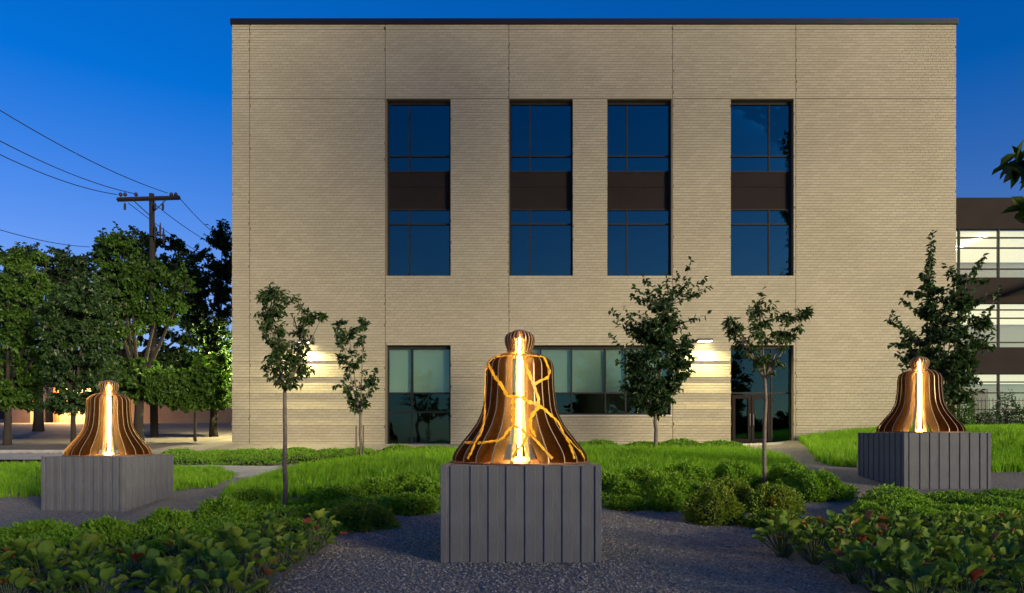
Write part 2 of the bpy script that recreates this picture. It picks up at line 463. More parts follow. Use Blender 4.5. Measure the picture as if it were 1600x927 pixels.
def window(key, verts_px, horiz_z, glassmat='glass', sill=False, name='window', blinds=(), spandrel=None, door=None):
    a, b, c, d = OPEN[key]
    yf0, yf1 = YB+.20, YB+.30
    w = empty(name, ((a+b)/2, YB+.2, c)); w.parent = bld; w.matrix_parent_inverse = WM(bld).inverted()
    fw = .055
    f = MB()
    f.box(a+.002, a+fw, yf0, yf1, c+.002, d-.002); f.box(b-fw, b-.002, yf0, yf1, c+.002, d-.002)
    f.box(a+fw, b-fw, yf0, yf1, d-.12, d-.002); f.box(a+fw, b-fw, yf0, yf1, c+.002, c+.06)
    f.build('window_frame', M['frame'], w)
    xs = [a+fw] + [bx_(p) for p in verts_px] + [b-fw]
    zs = [c+.06] + list(horiz_z) + [d-.12]
    for p in verts_px:
        X = bx_(p)
        for z0_, z1_ in zip(zs, zs[1:]):
            if spandrel and spandrel[0] <= z0_+.05 and z1_ <= spandrel[1]+.05: continue
            MB().box(X-.028, X+.028, yf0+.004, yf1-.004, z0_+.03, z1_-.03).build('mullion', M['frame'], w)
    for z in horiz_z:
        MB().box(a+fw, b-fw, yf0+.002, yf1-.002, z-.028, z+.028).build('transom', M['frame'], w)
    for x0, x1 in zip(xs, xs[1:]):
        for z0_, z1_ in zip(zs, zs[1:]):
            if spandrel and spandrel[0] <= z0_+.05 and z1_ <= spandrel[1]+.05: continue
            MB().box(x0+.01, x1-.01, YB+.245, YB+.258, z0_+.01, z1_-.01).build('pane', M[glassmat], w)
    if spandrel:
        zm = spandrel[0] + (spandrel[1]-spandrel[0])*.60
        for (s0, s1) in ((spandrel[0]+.03, zm-.006), (zm+.006, spandrel[1]-.03)):
            MB().box(a+fw, b-fw, YB+.23, YB+.29, s0, s1).build('spandrel_panel', M['spandrel'], w)
    for (x0, x1, z0_, z1_, mt) in blinds:
        MB().box(x0, x1, YB+.36, YB+.366, z0_, z1_).build('roller_blind', M[mt], w)
    if sill:
        MB().box(a-.02, b+.02, YB-.05, YB+.2, c-.06, c-.003).build('sill', M['concrete'], w, bevel=.006)
    return w

def zpx(py): return EYE + (678-py)*K
UH = [zpx(348), zpx(325), zpx(265.5), zpx(241)]
SP = (zpx(325), zpx(265.5))
def ub(key, px, lo=None, hi=None, z=None, m='dimblind'):
    a, b, c, d = OPEN[key]; out = []
    return out
a, b, c, d = OPEN['U2']
window('U1', [638.5], UH, spandrel=SP, blinds=[(bx_(606), bx_(703), zpx(420), zpx(326), 'dimblind')])
window('U2', [828.5], UH, spandrel=SP, blinds=[(bx_(830), bx_(893), zpx(212), zpx(160), 'dimblind')])
window('U3', [981], UH, spandrel=SP)
window('U4', [1205], UH, spandrel=SP, blinds=[(bx_(1144), bx_(1203), zpx(232), zpx(160), 'dimblind'), (bx_(1144), bx_(1236), zpx(352), zpx(326), 'dimblind')])
window('G1', [642], [zpx(644), zpx(614)], 'shopglass', blinds=[(bx_(606), bx_(640), zpx(613), zpx(541), 'blind'), (bx_(644), bx_(703), zpx(613), zpx(541), 'blind')])
window('G2', [845, 893.8, 947, 979, 1013], [zpx(614)], 'shopglass', sill=True,
       blinds=[(bx_(p), bx_(q), zpx(613), zpx(541), 'blind') for p, q in ((798, 844), (846, 893), (895, 946), (948, 978), (980, 1012), (1014, 1046))])
# entrance: transom lights over a pair of glazed leaves and a side light
w = window('D', [1209], [zpx(614)], 'shopglass', name='entrance')
zd0, zd1 = .72, zpx(617)
for (p, q) in ((1147, 1176), (1177, 1207)):
    x0, x1 = bx_(p), bx_(q); st = .11
    m = MB()
    m.box(x0, x0+st, YB+.19, YB+.30, zd0, zd1); m.box(x1-st, x1, YB+.19, YB+.30, zd0, zd1)
    m.box(x0+st, x1-st, YB+.19, YB+.30, zd0, zd0+.28); m.box(x0+st, x1-st, YB+.19, YB+.30, zd1-.14, zd1)
    m.build('door_leaf', M['spandrel'], w)
    xh = x1-.055 if p == 1147 else x0+.055
    MB().tube([(xh, YB+.12, zd0+.8), (xh, YB+.12, zd0+1.25)], .014, 8).box(xh-.01, xh+.01, YB+.12, YB+.19, zd0+.84, zd0+.86).box(xh-.01, xh+.01, YB+.12, YB+.19, zd0+1.19, zd0+1.21).build('door_handle', M['lamphousing'], w)

# ------------------------------------------------------------------ wall lights
def wall_light(loc, label, rz=0, power=380, tilt=42):
    t = empty('wall_light', loc, rz)
    tag(t, label, 'wall light', 'cut-off lights on the office walls')
    h = MB(); h.box(-.27, .27, -.42, -.03, 0, .10); h.box(-.12, .12, -.05, .0, -.04, .14)
    h.build('housing', M['lamphousing'], t, False, bevel=.012)
    MB().box(-.24, .24, -.40, -.18, -.016, -.002).build('lens', M['lens'], t, False)
    ld = bpy.data.lights.new('wall_light_lamp', 'AREA'); ld.shape = 'RECTANGLE'; ld.size = .46; ld.size_y = .2
    ld.energy = power; ld.color = (1.0, .86, .42)
    lo = bpy.data.objects.new('lamp', ld); lo.location = (0, -.30, -.03); lo.rotation_euler = (R(-tilt), 0, 0)
    link(lo, t, False)
    return t
wall_light((bx_(481), YB-.001, zpx(537)), 'lit wall light glowing behind the tallest left sapling on the brick wall')
wall_light((bx_(1098), YB-.001, zpx(535)), 'lit wall light between the bushy maple and the glazed entrance')
wall_light((BX0-.001, YB+4.5, 5.2), 'added wall light, assumed on the hidden street side of the office block', R(-90), 1500, 55)  # added lamp out of view, brightens the low leaves of the street trees

# ------------------------------------------------------------------ plinths and bells
PW, PH = 1.5, .905
def make_plinth(loc, rz, label):
    t = empty('concrete_plinth', loc, rz); tag(t, label, 'plinth', 'ribbed concrete plinths under the bells')
    return t
core_me = None
def plinth_parts(t):
    h = PW/2
    MB().box(-h+.014, h-.014, -h+.014, h-.014, -.25, PH-.012).build('core', M['plinth'], t, False)
    MB().box(-h+.012, h-.012, -h+.012, h-.012, PH-.012, PH).build('top_slab', M['plinth'], t, False, bevel=.004)
    for s in range(4):                    # corner posts, then eight proud ribs to a face
        sx_, sy_ = ((-1,-1),(1,-1),(1,1),(-1,1))[s]
        m = MB(); x0, x1 = sorted((sx_*h, sx_*(h-.06))); y0, y1 = sorted((sy_*h, sy_*(h-.06)))
        m.box(x0, x1, y0, y1, -.25, PH+.001); m.build('corner_rib', M['plinth'], t, False, bevel=.006)
    pr = MB().box(-.047, .047, 0, .034, -.25, PH-.002)
    first = None
    for s in range(4):
        for k in range(8):
            u = -h + .06 + .0865 + (k)*((PW-.12-.173)/7)
            if first is None:
                first = pr.build('rib', M['plinth'], t, False, bevel=.005); c = first
            else:
                c = first.copy(); col.objects.link(c)
            a = s*math.pi/2
            c.location = (u*math.cos(a)+h*math.sin(a), u*math.sin(a)-h*math.cos(a), 0)
            c.rotation_euler = (0, 0, a); c.scale = (random.uniform(.82, 1.2), random.uniform(.8, 1.0), 1)
P_SPOTS = [((.083, 7.1, -.003), 0.0, 'ribbed dark concrete plinth under the bell with gold cracks'),
           ((-7.349, 12.51, .805-PH), R(-5), 'ribbed concrete plinth on the left, dappled with tree shadow'),
           ((7.39, 12.35, 1.22-PH), R(1), 'ribbed concrete plinth on the right, among grass below the maple')]
p0 = make_plinth(*P_SPOTS[0]); plinth_parts(p0)
plinths = [p0]
for sp in P_SPOTS[1:]:
    c = copy_tree(p0); c.location = sp[0]; c.rotation_euler = (0, 0, sp[1]); c['label'] = sp[2]; plinths.append(c)

# bell profile: radius and height in metres from the base plate
PRO = [(514.3,7),(515.5,11),(518,17),(522,21.5),(526,23.5),(530,24.2),(535,23.4),(539,22),(543,20.5),(546.5,19.2),(548.5,20),(550,24),(552,31),(555,38.5),(558,43.5),(562,48.5),(566,51.5),(571,53.2),(580,53.8),(595,54),(610,55),(622,56.4),(632,57.5),(642,60),(652,64.4),(662,69.5),(672,76.8),(682,85),(690,91),(698,97.7),(704,101.5),(709,104),(713,105),(718,105)]
SC = 7.1/PX
prz = np.array([(718-y)*SC for y, r in PRO])[::-1]; prr = np.array([r*SC for y, r in PRO])[::-1]
ZB = .016
def rad(z): return np.interp(z, prz, prr)
NR = 24
zs = np.unique(np.concatenate([np.linspace(0, prz[-1], 46), prz]))
ro = rad(zs)
ri = np.interp(zs, [0, .05, .12, .25, .45, .95, 1.06, 1.09, 1.13, 1.2, 1.32, 1.36], [.50, .44, .37, .28, .215, .200, .19, .12, .085, .085, .07, .02])
ri = np.minimum(ri, np.maximum(ro-.03, .008))
th = .006
def rib_mesh():
    n = len(zs); v = []
    for s in (-th, th):
        for i in range(n): v.append((ro[i], s, zs[i]+ZB))
        for i in range(n): v.append((ri[i], s, zs[i]+ZB))
    f = []
    for i in range(n-1):
        f.append((i, i+1, n+i+1, n+i)); f.append((2*n+i, 3*n+i, 3*n+i+1, 2*n+i+1))
        f.append((i, 2*n+i, 2*n+i+1, i+1)); f.append((n+i, n+i+1, 3*n+i+1, 3*n+i))
    f.append((0, n, 3*n, 2*n)); f.append((n-1, 3*n-1, 4*n-1, 2*n-1))
    return MB().add(v, f)
def lathe(pro, n=48):
    v, f = [], []
    for r, z in pro:
        for k in range(n):
            t = 2*math.pi*k/n; v.append((r*math.cos(t), r*math.sin(t), z))
    for i in range(len(pro)-1):
        for k in range(n):
            k2 = (k+1) % n; f.append((i*n+k, i*n+k2, (i+1)*n+k2, (i+1)*n+k))
    return MB().add(v, f)
RB = .715
def make_bell(loc, rz, label):
    t = empty('bell_sculpture', loc, rz); tag(t, label, 'bell sculpture', 'lit steel rib bells on plinths')
    lathe([(.001, 0.001), (RB, 0.001), (RB, ZB), (.001, ZB)]).build('base_plate', M['disc'], t, False)
    zs_ = 1.093
    rs = float(rad(zs_))-.006
    lathe([(.05, zs_), (rs, zs_), (rs, zs_+.006), (.05, zs_+.006), (.05, zs_)]).build('shoulder_ring', M['disc'], t, False)
    first = None
    for k in range(NR):
        if first is None:
            first = rib_mesh().build('rib', M['steel'], t, False); c = first
            first.data.materials.append(M['lit_cutedge'])
            for q in range(len(zs)-1): first.data.polygons[4*q+2].material_index = 1
        else: c = first.copy(); col.objects.link(c)
        c.rotation_euler = (0, 0, (k+.5)*2*math.pi/NR)
    lathe([(.001, ZB), (.06, ZB), (.06, ZB+.03), (.045, ZB+.034), (.001, ZB+.034)], 16).build('uplight', M['uplight'], t, False)
    lathe([(.001, ZB+.03), (.019, ZB+.04), (.019, .98), (.022, 1.05), (.022, 1.28), (.001, 1.30)], 20).build('added_glow_tube', M['tube_glow'], t, False, smooth=True)  # added tube on the axis, stands in for glow scattered between the ribs
    return t
B_SPOTS = [((.08, 7.1, P_SPOTS[0][0][2]+PH+.001), 0, 'glowing steel rib bell crossed by gold cracks, on the centre plinth'),
           ((-7.387, 12.51, .806), R(-30.5), 'glowing plain steel rib bell on the left plinth beside the road'),
           ((7.373, 12.35, 1.221), R(30.5), 'glowing plain steel rib bell on the right plinth in front of the maple')]
bell = make_bell(*B_SPOTS[0])
for sp in B_SPOTS[1:]:
    c = copy_tree(bell); c.location = sp[0]; c.rotation_euler = (0, 0, sp[1]); c['label'] = sp[2]

# gold cracks: curved strips laid on the front of the centre bell
CR = [
 [(762.6,568),(772.6,588),(784,603),(792.7,619),(804,620),(817,622),(827,628.7),(840,633),(853,642),(872,660),(880,677),(890.5,695.5),(897.7,717)],
 [(880,677),(896,695.5),(907.7,707),(913,717)],
 [(817,556),(824,577),(831.5,597),(836.6,610),(841.6,624),(840,633)],
 [(850,558),(854.5,570),(859,579),(856,590),(843,596),(835,601)],
 [(762.6,568),(770,561),(780,557.5),(795,556),(812,555.5),(830,556),(845,557.5),(850,558)],
 [(802,622),(802,644),(802,665)],
 [(802,665),(793,674),(787,684),(778,689),(760,691),(747,693)],
 [(802,665),(813,670),(821.5,678),(830,681),(839,690),(850,703),(863,717)],
 [(762,569),(759,580),(758.5,597),(758,620),(758,644),(756,662),(751,678),(742,692.6),(736.7,707),(731,717)],
 [(742,692),(725,692)],
 [(844,634),(834,645),(828.7,655),(829,668),(836.6,682.5)],
 [(823,680),(818.6,693),(807,704),(801,717)]]
WID = [4.4, 3.4, 4.2, 3.6, 2.2, 4.4, 3.6, 3.6, 4.2, 2.8, 3.8, 3.6]
bc = np.array([.08, 7.1]); bz = P_SPOTS[0][0][2]+PH+ZB
def on_bell(px, py):
    dx, dz = (px-800)/PX, (678-py)/PX
    Y = np.linspace(6.2, 7.1, 1500)
    x, z = dx*Y, EYE+dz*Y-bz
    d = np.hypot(x-bc[0], Y-bc[1]) - (rad(np.clip(z, 0, prz[-1]))+.003)
    i = np.argmax(d <= 0) if (d <= 0).any() else int(np.argmin(d))
    zz = float(np.clip(z[i], 0.004, prz[-1]))
    return math.atan2(Y[i]-bc[1], x[i]-bc[0]), zz
for line, wd in zip(CR, WID):
    pts = []
    for (xa, ya), (xb, yb) in zip(line, line[1:]):
        n = max(2, int(math.hypot(xb-xa, yb-ya)/2.5))
        for i in range(n): t = i/n; pts.append((xa+(xb-xa)*t, ya+(yb-ya)*t))
    pts.append(line[-1])
    L3 = []
    for i, p in enumerate(pts):
        a_, z_ = on_bell(*p)
        if L3:
            while a_-L3[-1][0] > math.pi: a_ -= 2*math.pi
            while a_-L3[-1][0] < -math.pi: a_ += 2*math.pi
        L3.append((a_, z_))
    # strip in the surface: offset along (arc, height)
    def surf(a_, z_, o_):
        r_ = float(rad(np.clip(z_, 0, prz[-1]))) + o_
        return (r_*math.cos(a_), r_*math.sin(a_), z_+ZB)
    v, f = [], []
    for i, (a_, z_) in enumerate(L3):
        i0, i1 = max(i-1, 0), min(i+1, len(L3)-1)
        r_ = float(rad(z_))
        du, dz = (L3[i1][0]-L3[i0][0])*r_, L3[i1][1]-L3[i0][1]
        l = math.hypot(du, dz) or 1; nu, nz = -dz/l, du/l
        hw = wd*SC*.5*(1 + .30*math.sin(i*1.7+wd) + random.uniform(-.35, .35))
        for s in (-1, 1):
            aa, zz = a_ + s*nu*hw/r_, max(z_ + s*nz*hw, .002)
            v.append(surf(aa, zz, .009)); v.append(surf(aa, zz, .001))
    for i in range(len(L3)-1):
        b_ = 4*i
        f += [(b_, b_+2, b_+6, b_+4), (b_+1, b_+5, b_+7, b_+3), (b_, b_+4, b_+5, b_+1), (b_+2, b_+3, b_+7, b_+6)]
    f += [(0, 1, 3, 2), (4*(len(L3)-1), 4*(len(L3)-1)+2, 4*(len(L3)-1)+3, 4*(len(L3)-1)+1)]
    MB().add(v, f).build('gold_crack', M['goldedge'], bell, False)
_N, _L = nodes(M['goldedge'])
_p = _N['Principled BSDF']; _o = _N['Material Output']
_t = _N.new('ShaderNodeBsdfTranslucent'); _t.inputs[0].default_value = (1.0, .80, .12, 1)
_m = _N.new('ShaderNodeMixShader'); _m.inputs[0].default_value = .6
_L.new(_p.outputs[0], _m.inputs[1]); _L.new(_t.outputs[0], _m.inputs[2]); _L.new(_m.outputs[0], _o.inputs[0])

# ------------------------------------------------------------------ foliage builders
def unit(v): return v/np.maximum(np.linalg.norm(v, axis=-1, keepdims=True), 1e-9)
def leaf_mesh(name, P, D, Nn, ln, wd, fold=.25):
    """six-cornered folded leaves: P base (n,3), D direction, Nn up"""
    D = unit(D); Sd = unit(np.cross(D, Nn)); U = np.cross(Sd, D)
    ln = ln[:, None]; wd = wd[:, None]
    def pt(t, s, u): return P + D*ln*t + Sd*wd*s + U*wd*u
    v = np.stack([pt(0,0,0), pt(.3,.42,fold), pt(.68,.36,fold*.8), pt(1,0,-.15), pt(.68,-.36,fold*.8), pt(.3,-.42,fold)], 1)
    f = (np.array([(0,1,2,3),(0,3,4,5)])[None] + (np.arange(len(P))*6)[:, None, None]).reshape(-1, 4)
    return fast_mesh(name, v.reshape(-1, 3), f)

def make_tree(name, label, base, fork, tr, blobs, leaf, lpt, lmat, bark, shoots=(), group=None, cat='tree', seed=0, lean=(0, 0), bare=.25, droop=.35, limb_n=1):
    rg = np.random.default_rng(seed)
    base = np.array(base, float)
    t = empty(name, tuple(base)); tag(t, label, cat, group)
    fk = base + np.array([lean[0], lean[1], fork])
    tm = MB()
    path = [base + (fk-base)*s + np.array([rg.normal(0, .012), rg.normal(0, .012), 0])*(0 < s < 1) for s in np.linspace(0, 1, 6)]
    path[0] = base - np.array([0, 0, .15])
    tm.tube(path, [tr*1.35, tr*1.05, tr, tr*.95, tr*.9, tr*.85], 10)
    nodes_ = [fk]
    for (c, r, n) in blobs:
        c = np.array(c, float); r = np.array(r, float)
        for _ in range(limb_n):
            tgt = c + rg.normal(0, .3, 3)*r + np.array([0, 0, .25*r[2]])
            mid = (fk+tgt)/2 + np.array([0, 0, -.12*np.linalg.norm(tgt-fk)]) + rg.normal(0, .05, 3)
            mid[:2] = fk[:2] + (tgt[:2]-fk[:2])*.42
            pts = [(1-s)**2*fk + 2*s*(1-s)*mid + s*s*tgt for s in np.linspace(0, 1, 7)]
            tm.tube(pts, [tr*x for x in (.7, .6, .5, .4, .32, .24, .14)], 6)
            nodes_ += pts[2:]
    nodes_ = np.array(nodes_)
    LP, LD = [], []
    def twig(end, r0, nl, t0):
        d = np.linalg.norm(nodes_-end, axis=1) + (nodes_[:, 2] > end[2]-.02)*1.5*np.abs(nodes_[:, 2]-end[2])
        st = nodes_[np.argmin(d)]
        mid = (st+end)/2 + np.array([0, 0, -.08*np.linalg.norm(end-st)]) + rg.normal(0, .03, 3)
        pts = [(1-s)**2*st + 2*s*(1-s)*mid + s*s*end for s in np.linspace(0, 1, 5)]
        tm.tube(pts, [r0, r0*.8, r0*.6, r0*.45, r0*.25], 4, False)
        s = np.sort(rg.uniform(t0, 1.0, nl))[:, None]; s[-1] = 1
        p = (1-s)**2*st + 2*s*(1-s)*mid + s*s*end
        dd = unit(2*(1-s)*(mid-st) + 2*s*(end-mid))
        LP.append(p); LD.append(dd)
    for (c, r, n) in blobs:
        c = np.array(c, float); r = np.array(r, float)
        for _ in range(n):
            d = unit(rg.normal(0, 1, 3)); q = rg.uniform(.35, 1.0)**.6
            end = c + d*r*q
            twig(end, tr*.10+.002, max(3, int(rg.normal(lpt, lpt*.25))), bare)
    for end in shoots:
        end = np.array(end, float)
        twig(end, tr*.16+.002, int(lpt*2.2), .3)
    tm.build('trunk', bark, t, True, smooth=True)
    P = np.concatenate(LP); D = np.concatenate(LD)
    n = len(P)
    out = unit(rg.normal(0, 1, (n, 3)))
    D2 = unit(D*.5 + out*.9 + np.array([0, 0, -droop]))
    up = unit(np.array([0, 0, 1.0]) + rg.normal(0, .45, (n, 3)))
    ln = leaf[0]*rg.uniform(.6, 1.2, n); wd = leaf[1]*rg.uniform(.7, 1.2, n)
    o = obj('crown', leaf_mesh('crown', P.astype(np.float32), D2, up, ln, wd), lmat, t, True)
    return t

def at(px, py, Y): return np.array([(px-800)/PX*Y, Y, EYE+(678-py)/PX*Y])
def blob(px, py, rx, ry, Y, n, dz=0, rd=None):
    s = Y/PX
    return (at(px, py, Y) + np.array([0, dz, 0]), ((rx*s), (rd or rx)*s, ry*s), n)

# five young trees in the beds
b = gp(445, 800); Y = b[1]
make_tree('young_tree', 'slim young tree with a bare trunk, leftmost of the five before the wall', b, (800-612)/PX*Y, .033,
          [blob(452,575,40,40,Y,80), blob(430,520,28,42,Y,44), blob(436,468,32,28,Y,52), blob(480,500,26,18,Y,18), blob(500,495,14,8,Y,6), blob(412,490,14,24,Y,8), blob(470,545,26,34,Y,18)],
          (.105, .045), 9, M['leaf'], M['bark'], group='young trees before the office wall', seed=11, droop=.5)
b = gp(563, 722); Y = b[1]
make_tree('young_tree', 'narrow young tree tied between two stakes', b, (722-650)/PX*Y, .04,
          [blob(552,600,30,42,Y,34), blob(545,545,24,45,Y,40), blob(532,508,12,18,Y,10), blob(566,512,8,24,Y,12), blob(583,590,10,22,Y,12), blob(566,625,20,18,Y,16)],
          (.13, .085), 11, M['darkleaf'], M['bark'], group='young trees before the office wall', seed=12)
for dx in (-.10, .095):
    gx, gy = b[0]+dx, Y-.05
    m = MB().tube([(gx, gy, gz(gx, gy)-.2), (gx, gy, gz(gx, gy)+1.0)], .022, 8)
    o = m.build('tree_stake', M['stake']); tag(o, 'left wooden stake beside the narrow young tree' if dx < 0 else 'right wooden stake beside the narrow young tree', 'stake', 'stakes at the narrow tree')
b = gp(1024, 706); Y = min(b[1], 19.5); b = (224/PX*Y, Y, float(gz(224/PX*Y, Y)))
make_tree('young_tree', 'bushy dark maple with tall feathery shoots right of the centre bell', b, 1.0, .055,
          [blob(1028,560,52,62,Y,230), blob(1022,505,46,42,Y,110), blob(1015,610,52,30,Y,120), blob(1062,560,30,50,Y,40), blob(985,575,26,40,Y,30), blob(1028,635,24,18,Y,24)],
          (.15, .10), 12, M['darkleaf'], M['bark'],
          shoots=[at(*q, Y+random.uniform(-.4, .4)) for q in ((1080,405),(1060,425),(1100,435),(1112,445),(1092,455),(1040,430),(1003,432),(1012,455),(992,450),(985,462),(953,485),(965,490),(975,480),(1108,490),(1075,440),(1050,455),(955,520),(1030,450),(960,505),(1000,470))],
          group='young trees before the office wall', seed=13)
b = gp(1195, 767); Y = b[1]
make_tree('young_tree', 'slim young tree with a wide leafy head before the glazed entrance', b, (767-592)/PX*Y, .032,
          [blob(1195,540,46,34,Y,40), blob(1160,525,30,26,Y,24), blob(1228,510,26,24,Y,22), blob(1255,492,12,12,Y,8), blob(1190,485,24,24,Y,22), blob(1142,508,14,14,Y,8), blob(1200,570,28,18,Y,18)],
          (.115, .05), 9, M['leaf'], M['bark'], shoots=[at(1192,452,Y), at(1264,480,Y), at(1135,500,Y)], group='young trees before the office wall', seed=14, droop=.5)
Y = 17.5; X = (1470-800)/PX*Y; b = (X, Y, float(gz(X, Y)))
make_tree('young_tree', 'bushy dark maple with a tall spire shoot behind the right bell', b, .7, .055,
          [blob(1475,545,52,50,Y,210), blob(1478,490,42,48,Y,120), blob(1420,545,26,40,Y,30), blob(1525,520,26,44,Y,34), blob(1480,600,52,36,Y,150), blob(1450,455,20,26,Y,20), blob(1500,450,22,22,Y,18)],
          (.14, .095), 12, M['darkleaf'], M['bark'],
          shoots=[at(*q, Y+random.uniform(-.4, .4)) for q in ((1457,362),(1456,375),(1459,390),(1455,400),(1478,415),(1480,430),(1536,400),(1530,410),(1392,488),(1388,500),(1562,450),(1550,460),(1415,455),(1410,470),(1390,540),(1540,440),(1440,430))],
          group='young trees before the office wall', seed=15)

# street trees on the left
ST = 'street trees beyond the left bell'
def street(name, label, px, py, Y, fork, tr, blobs, seed, lm='streetleaf', leaf=(.165, .115), lpt=31, nlimb=2):
    X = (px-800)/PX*Y; b = (X, Y, float(gz(X, Y)))
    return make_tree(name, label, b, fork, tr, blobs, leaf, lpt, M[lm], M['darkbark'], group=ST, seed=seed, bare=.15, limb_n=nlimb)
street('street_tree', 'dark street tree with slim trunk just left of the left bell', 115, 690, 23.5, 1.6, .08,
       [blob(130,560,62,70,23.5,170), blob(135,480,55,60,23.5,120), blob(105,630,45,22,23.5,60), blob(160,625,40,24,23.5,50), blob(95,500,40,50,23.5,70)], 21, 'darkleaf')
street('street_tree', 'yellow green street tree at the left edge of the photo', 12, 690, 25, 1.7, .12,
       [blob(20,560,70,70,25,170), blob(35,470,60,60,25,130), blob(-40,500,60,80,25,70), blob(40,425,45,40,25,70), blob(20,615,55,30,25,80), blob(-60,600,60,50,25,60)], 22)
street('street_tree', 'thick trunked street tree with bright low leaves behind the left bell', 217, 694, 27, 2.2, .17,
       [blob(215,595,55,36,27,160), blob(265,605,42,32,27,120), blob(180,615,30,26,27,60), blob(200,470,55,70,27,150), blob(250,450,60,60,27,130), blob(185,400,40,40,27,70)], 23)
street('street_tree', 'thin street tree with bright low leaves left of the building corner', 305, 694, 27.5, 1.7, .05,
       [blob(310,600,40,30,27.5,110), blob(330,580,30,30,27.5,70), blob(290,625,34,22,27.5,80), blob(335,620,26,26,27.5,70)], 24)
street('street_tree', 'tall dark street tree against the building corner', 334, 690, 31, 2.4, .16,
       [blob(330,480,45,70,31,190), blob(350,400,38,60,31,140), blob(295,450,45,60,31,130), blob(340,560,45,50,31,120), blob(335,615,40,30,31,90), blob(280,580,40,40,31,80)], 25, 'darkleaf')
street('street_tree', 'tall dark street tree beneath the power lines', 190, 690, 36, 3.0, .22,
       [blob(190,400,50,50,36,160), blob(150,440,50,50,36,140), blob(240,440,60,50,36,150), blob(95,430,50,50,36,130), blob(260,400,38,40,36,90), blob(180,500,80,50,36,120), blob(290,520,60,60,36,120), blob(150,580,90,50,36,140), blob(260,590,80,45,36,120)], 26, 'darkleaf', (.22, .155), 28)
street('street_tree', 'tall dark street tree beyond the yellow green one', 60, 690, 36, 3.0, .22,
       [blob(45,420,50,45,36,120), blob(10,460,60,60,36,110), blob(70,480,70,60,36,130), blob(-60,450,70,80,36,80), blob(50,570,80,50,36,120)], 27, 'darkleaf', (.22, .155), 28)

# trees around the photographer: they shade the foreground, and the tips of two hang into view
def near_tree(label, base, blobs, seed, n_leaf=12):
    b = (base[0], base[1], float(gz(*base)))
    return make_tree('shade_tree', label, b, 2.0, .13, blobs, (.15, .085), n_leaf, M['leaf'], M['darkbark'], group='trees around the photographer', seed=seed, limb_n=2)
near_tree('near tree whose leafy tip hangs in at the upper right edge', (6.6, 5.0),
          [((3.98, 5.0, 3.20), (.40, .3, .10), 11), ((3.98, 5.0, 2.88), (.26, .3, .07), 8), ((4.95, 5.0, 3.40), (1.0, 1.0, .40), 34), ((6.6, 4.6, 4.4), (1.6, 1.6, 1.4), 90), ((7.6, 4.5, 3.4), (1.2, 1.2, 1.0), 40)], 31)
near_tree('near tree whose leafy tip shows at the left edge', (-6.6, 5.0),
          [((-5.05, 5.2, 2.7), (.95, .9, .35), 34), ((-6.6, 4.8, 4.0), (1.6, 1.6, 1.4), 80)], 32)
ORD = 'first second third fourth fifth sixth seventh eighth'.split()
for i, x in enumerate((3.5, 7.1, 10.7, 14.3, 17.9, 21.5, 25.1, 28.7)):  # row out of view, tops set by where its shade should fall
    y = -8.3 + .5*math.sin(i*2.1); top = (2.6, 3.2, 6.2, 6.2, 3.6, 2.4, 3.4, 5.3)[i]
    bb = [((x, y, top-1.3), (2.2, 1.6, 1.25), 190), ((x-.6, y, 1.7), (1.9, 1.4, 1.3), 150), ((x+.9, y-.3, 1.3), (1.7, 1.2, 1.1), 120)]
    make_tree('low_shade_tree', ORD[i]+' low bushy tree from the left, in the unseen row that shades the foreground', (x, y, float(gz(x, y))), .9, .10, bb, (.27, .19), 18, M['leaf'], M['darkbark'], group='unseen low trees shading the foreground', seed=60+i)
for i, (x, y, z0_, z1_, nn) in enumerate(((26.6, -9.0, 15.5, 28, 80), (28.8, -8.0, 15.5, 28, 80), (31.4, -9.5, 16.5, 28, 62), (35.2, -8.0, 18.0, 28, 46), (39.5, -9.0, 19.0, 28, 38), (44.5, -8.0, 20.0, 28, 34), (49.5, -9.0, 20.5, 28, 30))):  # unseen trees, added so their crowns darken the upper left of the wall
    bb = [((x+rng.uniform(-.5, .5), y, z), (3.6-.05*z, 3.0-.05*z, 1.6), nn) for z in np.arange(z0_, z1_, 2.0)]
    make_tree('tall_shade_tree', ORD[i]+' tall high-crowned tree from the left, added out of view to shade the wall', (x, y, float(gz(x, y))), z0_-2.2, .26, bb, (.36, .22), 13, M['darkleaf'], M['darkbark'], group='tall trees added out of view to shade the wall', seed=80+i)

# ------------------------------------------------------------------ planting beds
def scatter(poly_w, dens):
    xs_ = [p[0] for p in poly_w]; ys_ = [p[1] for p in poly_w]
    n = int((max(xs_)-min(xs_))*(max(ys_)-min(ys_))*dens)
    x = rng.uniform(min(xs_), max(xs_), n); y = rng.uniform(min(ys_), max(ys_), n)
    k = inpoly(x, y, poly_w)
    return x[k], y[k]

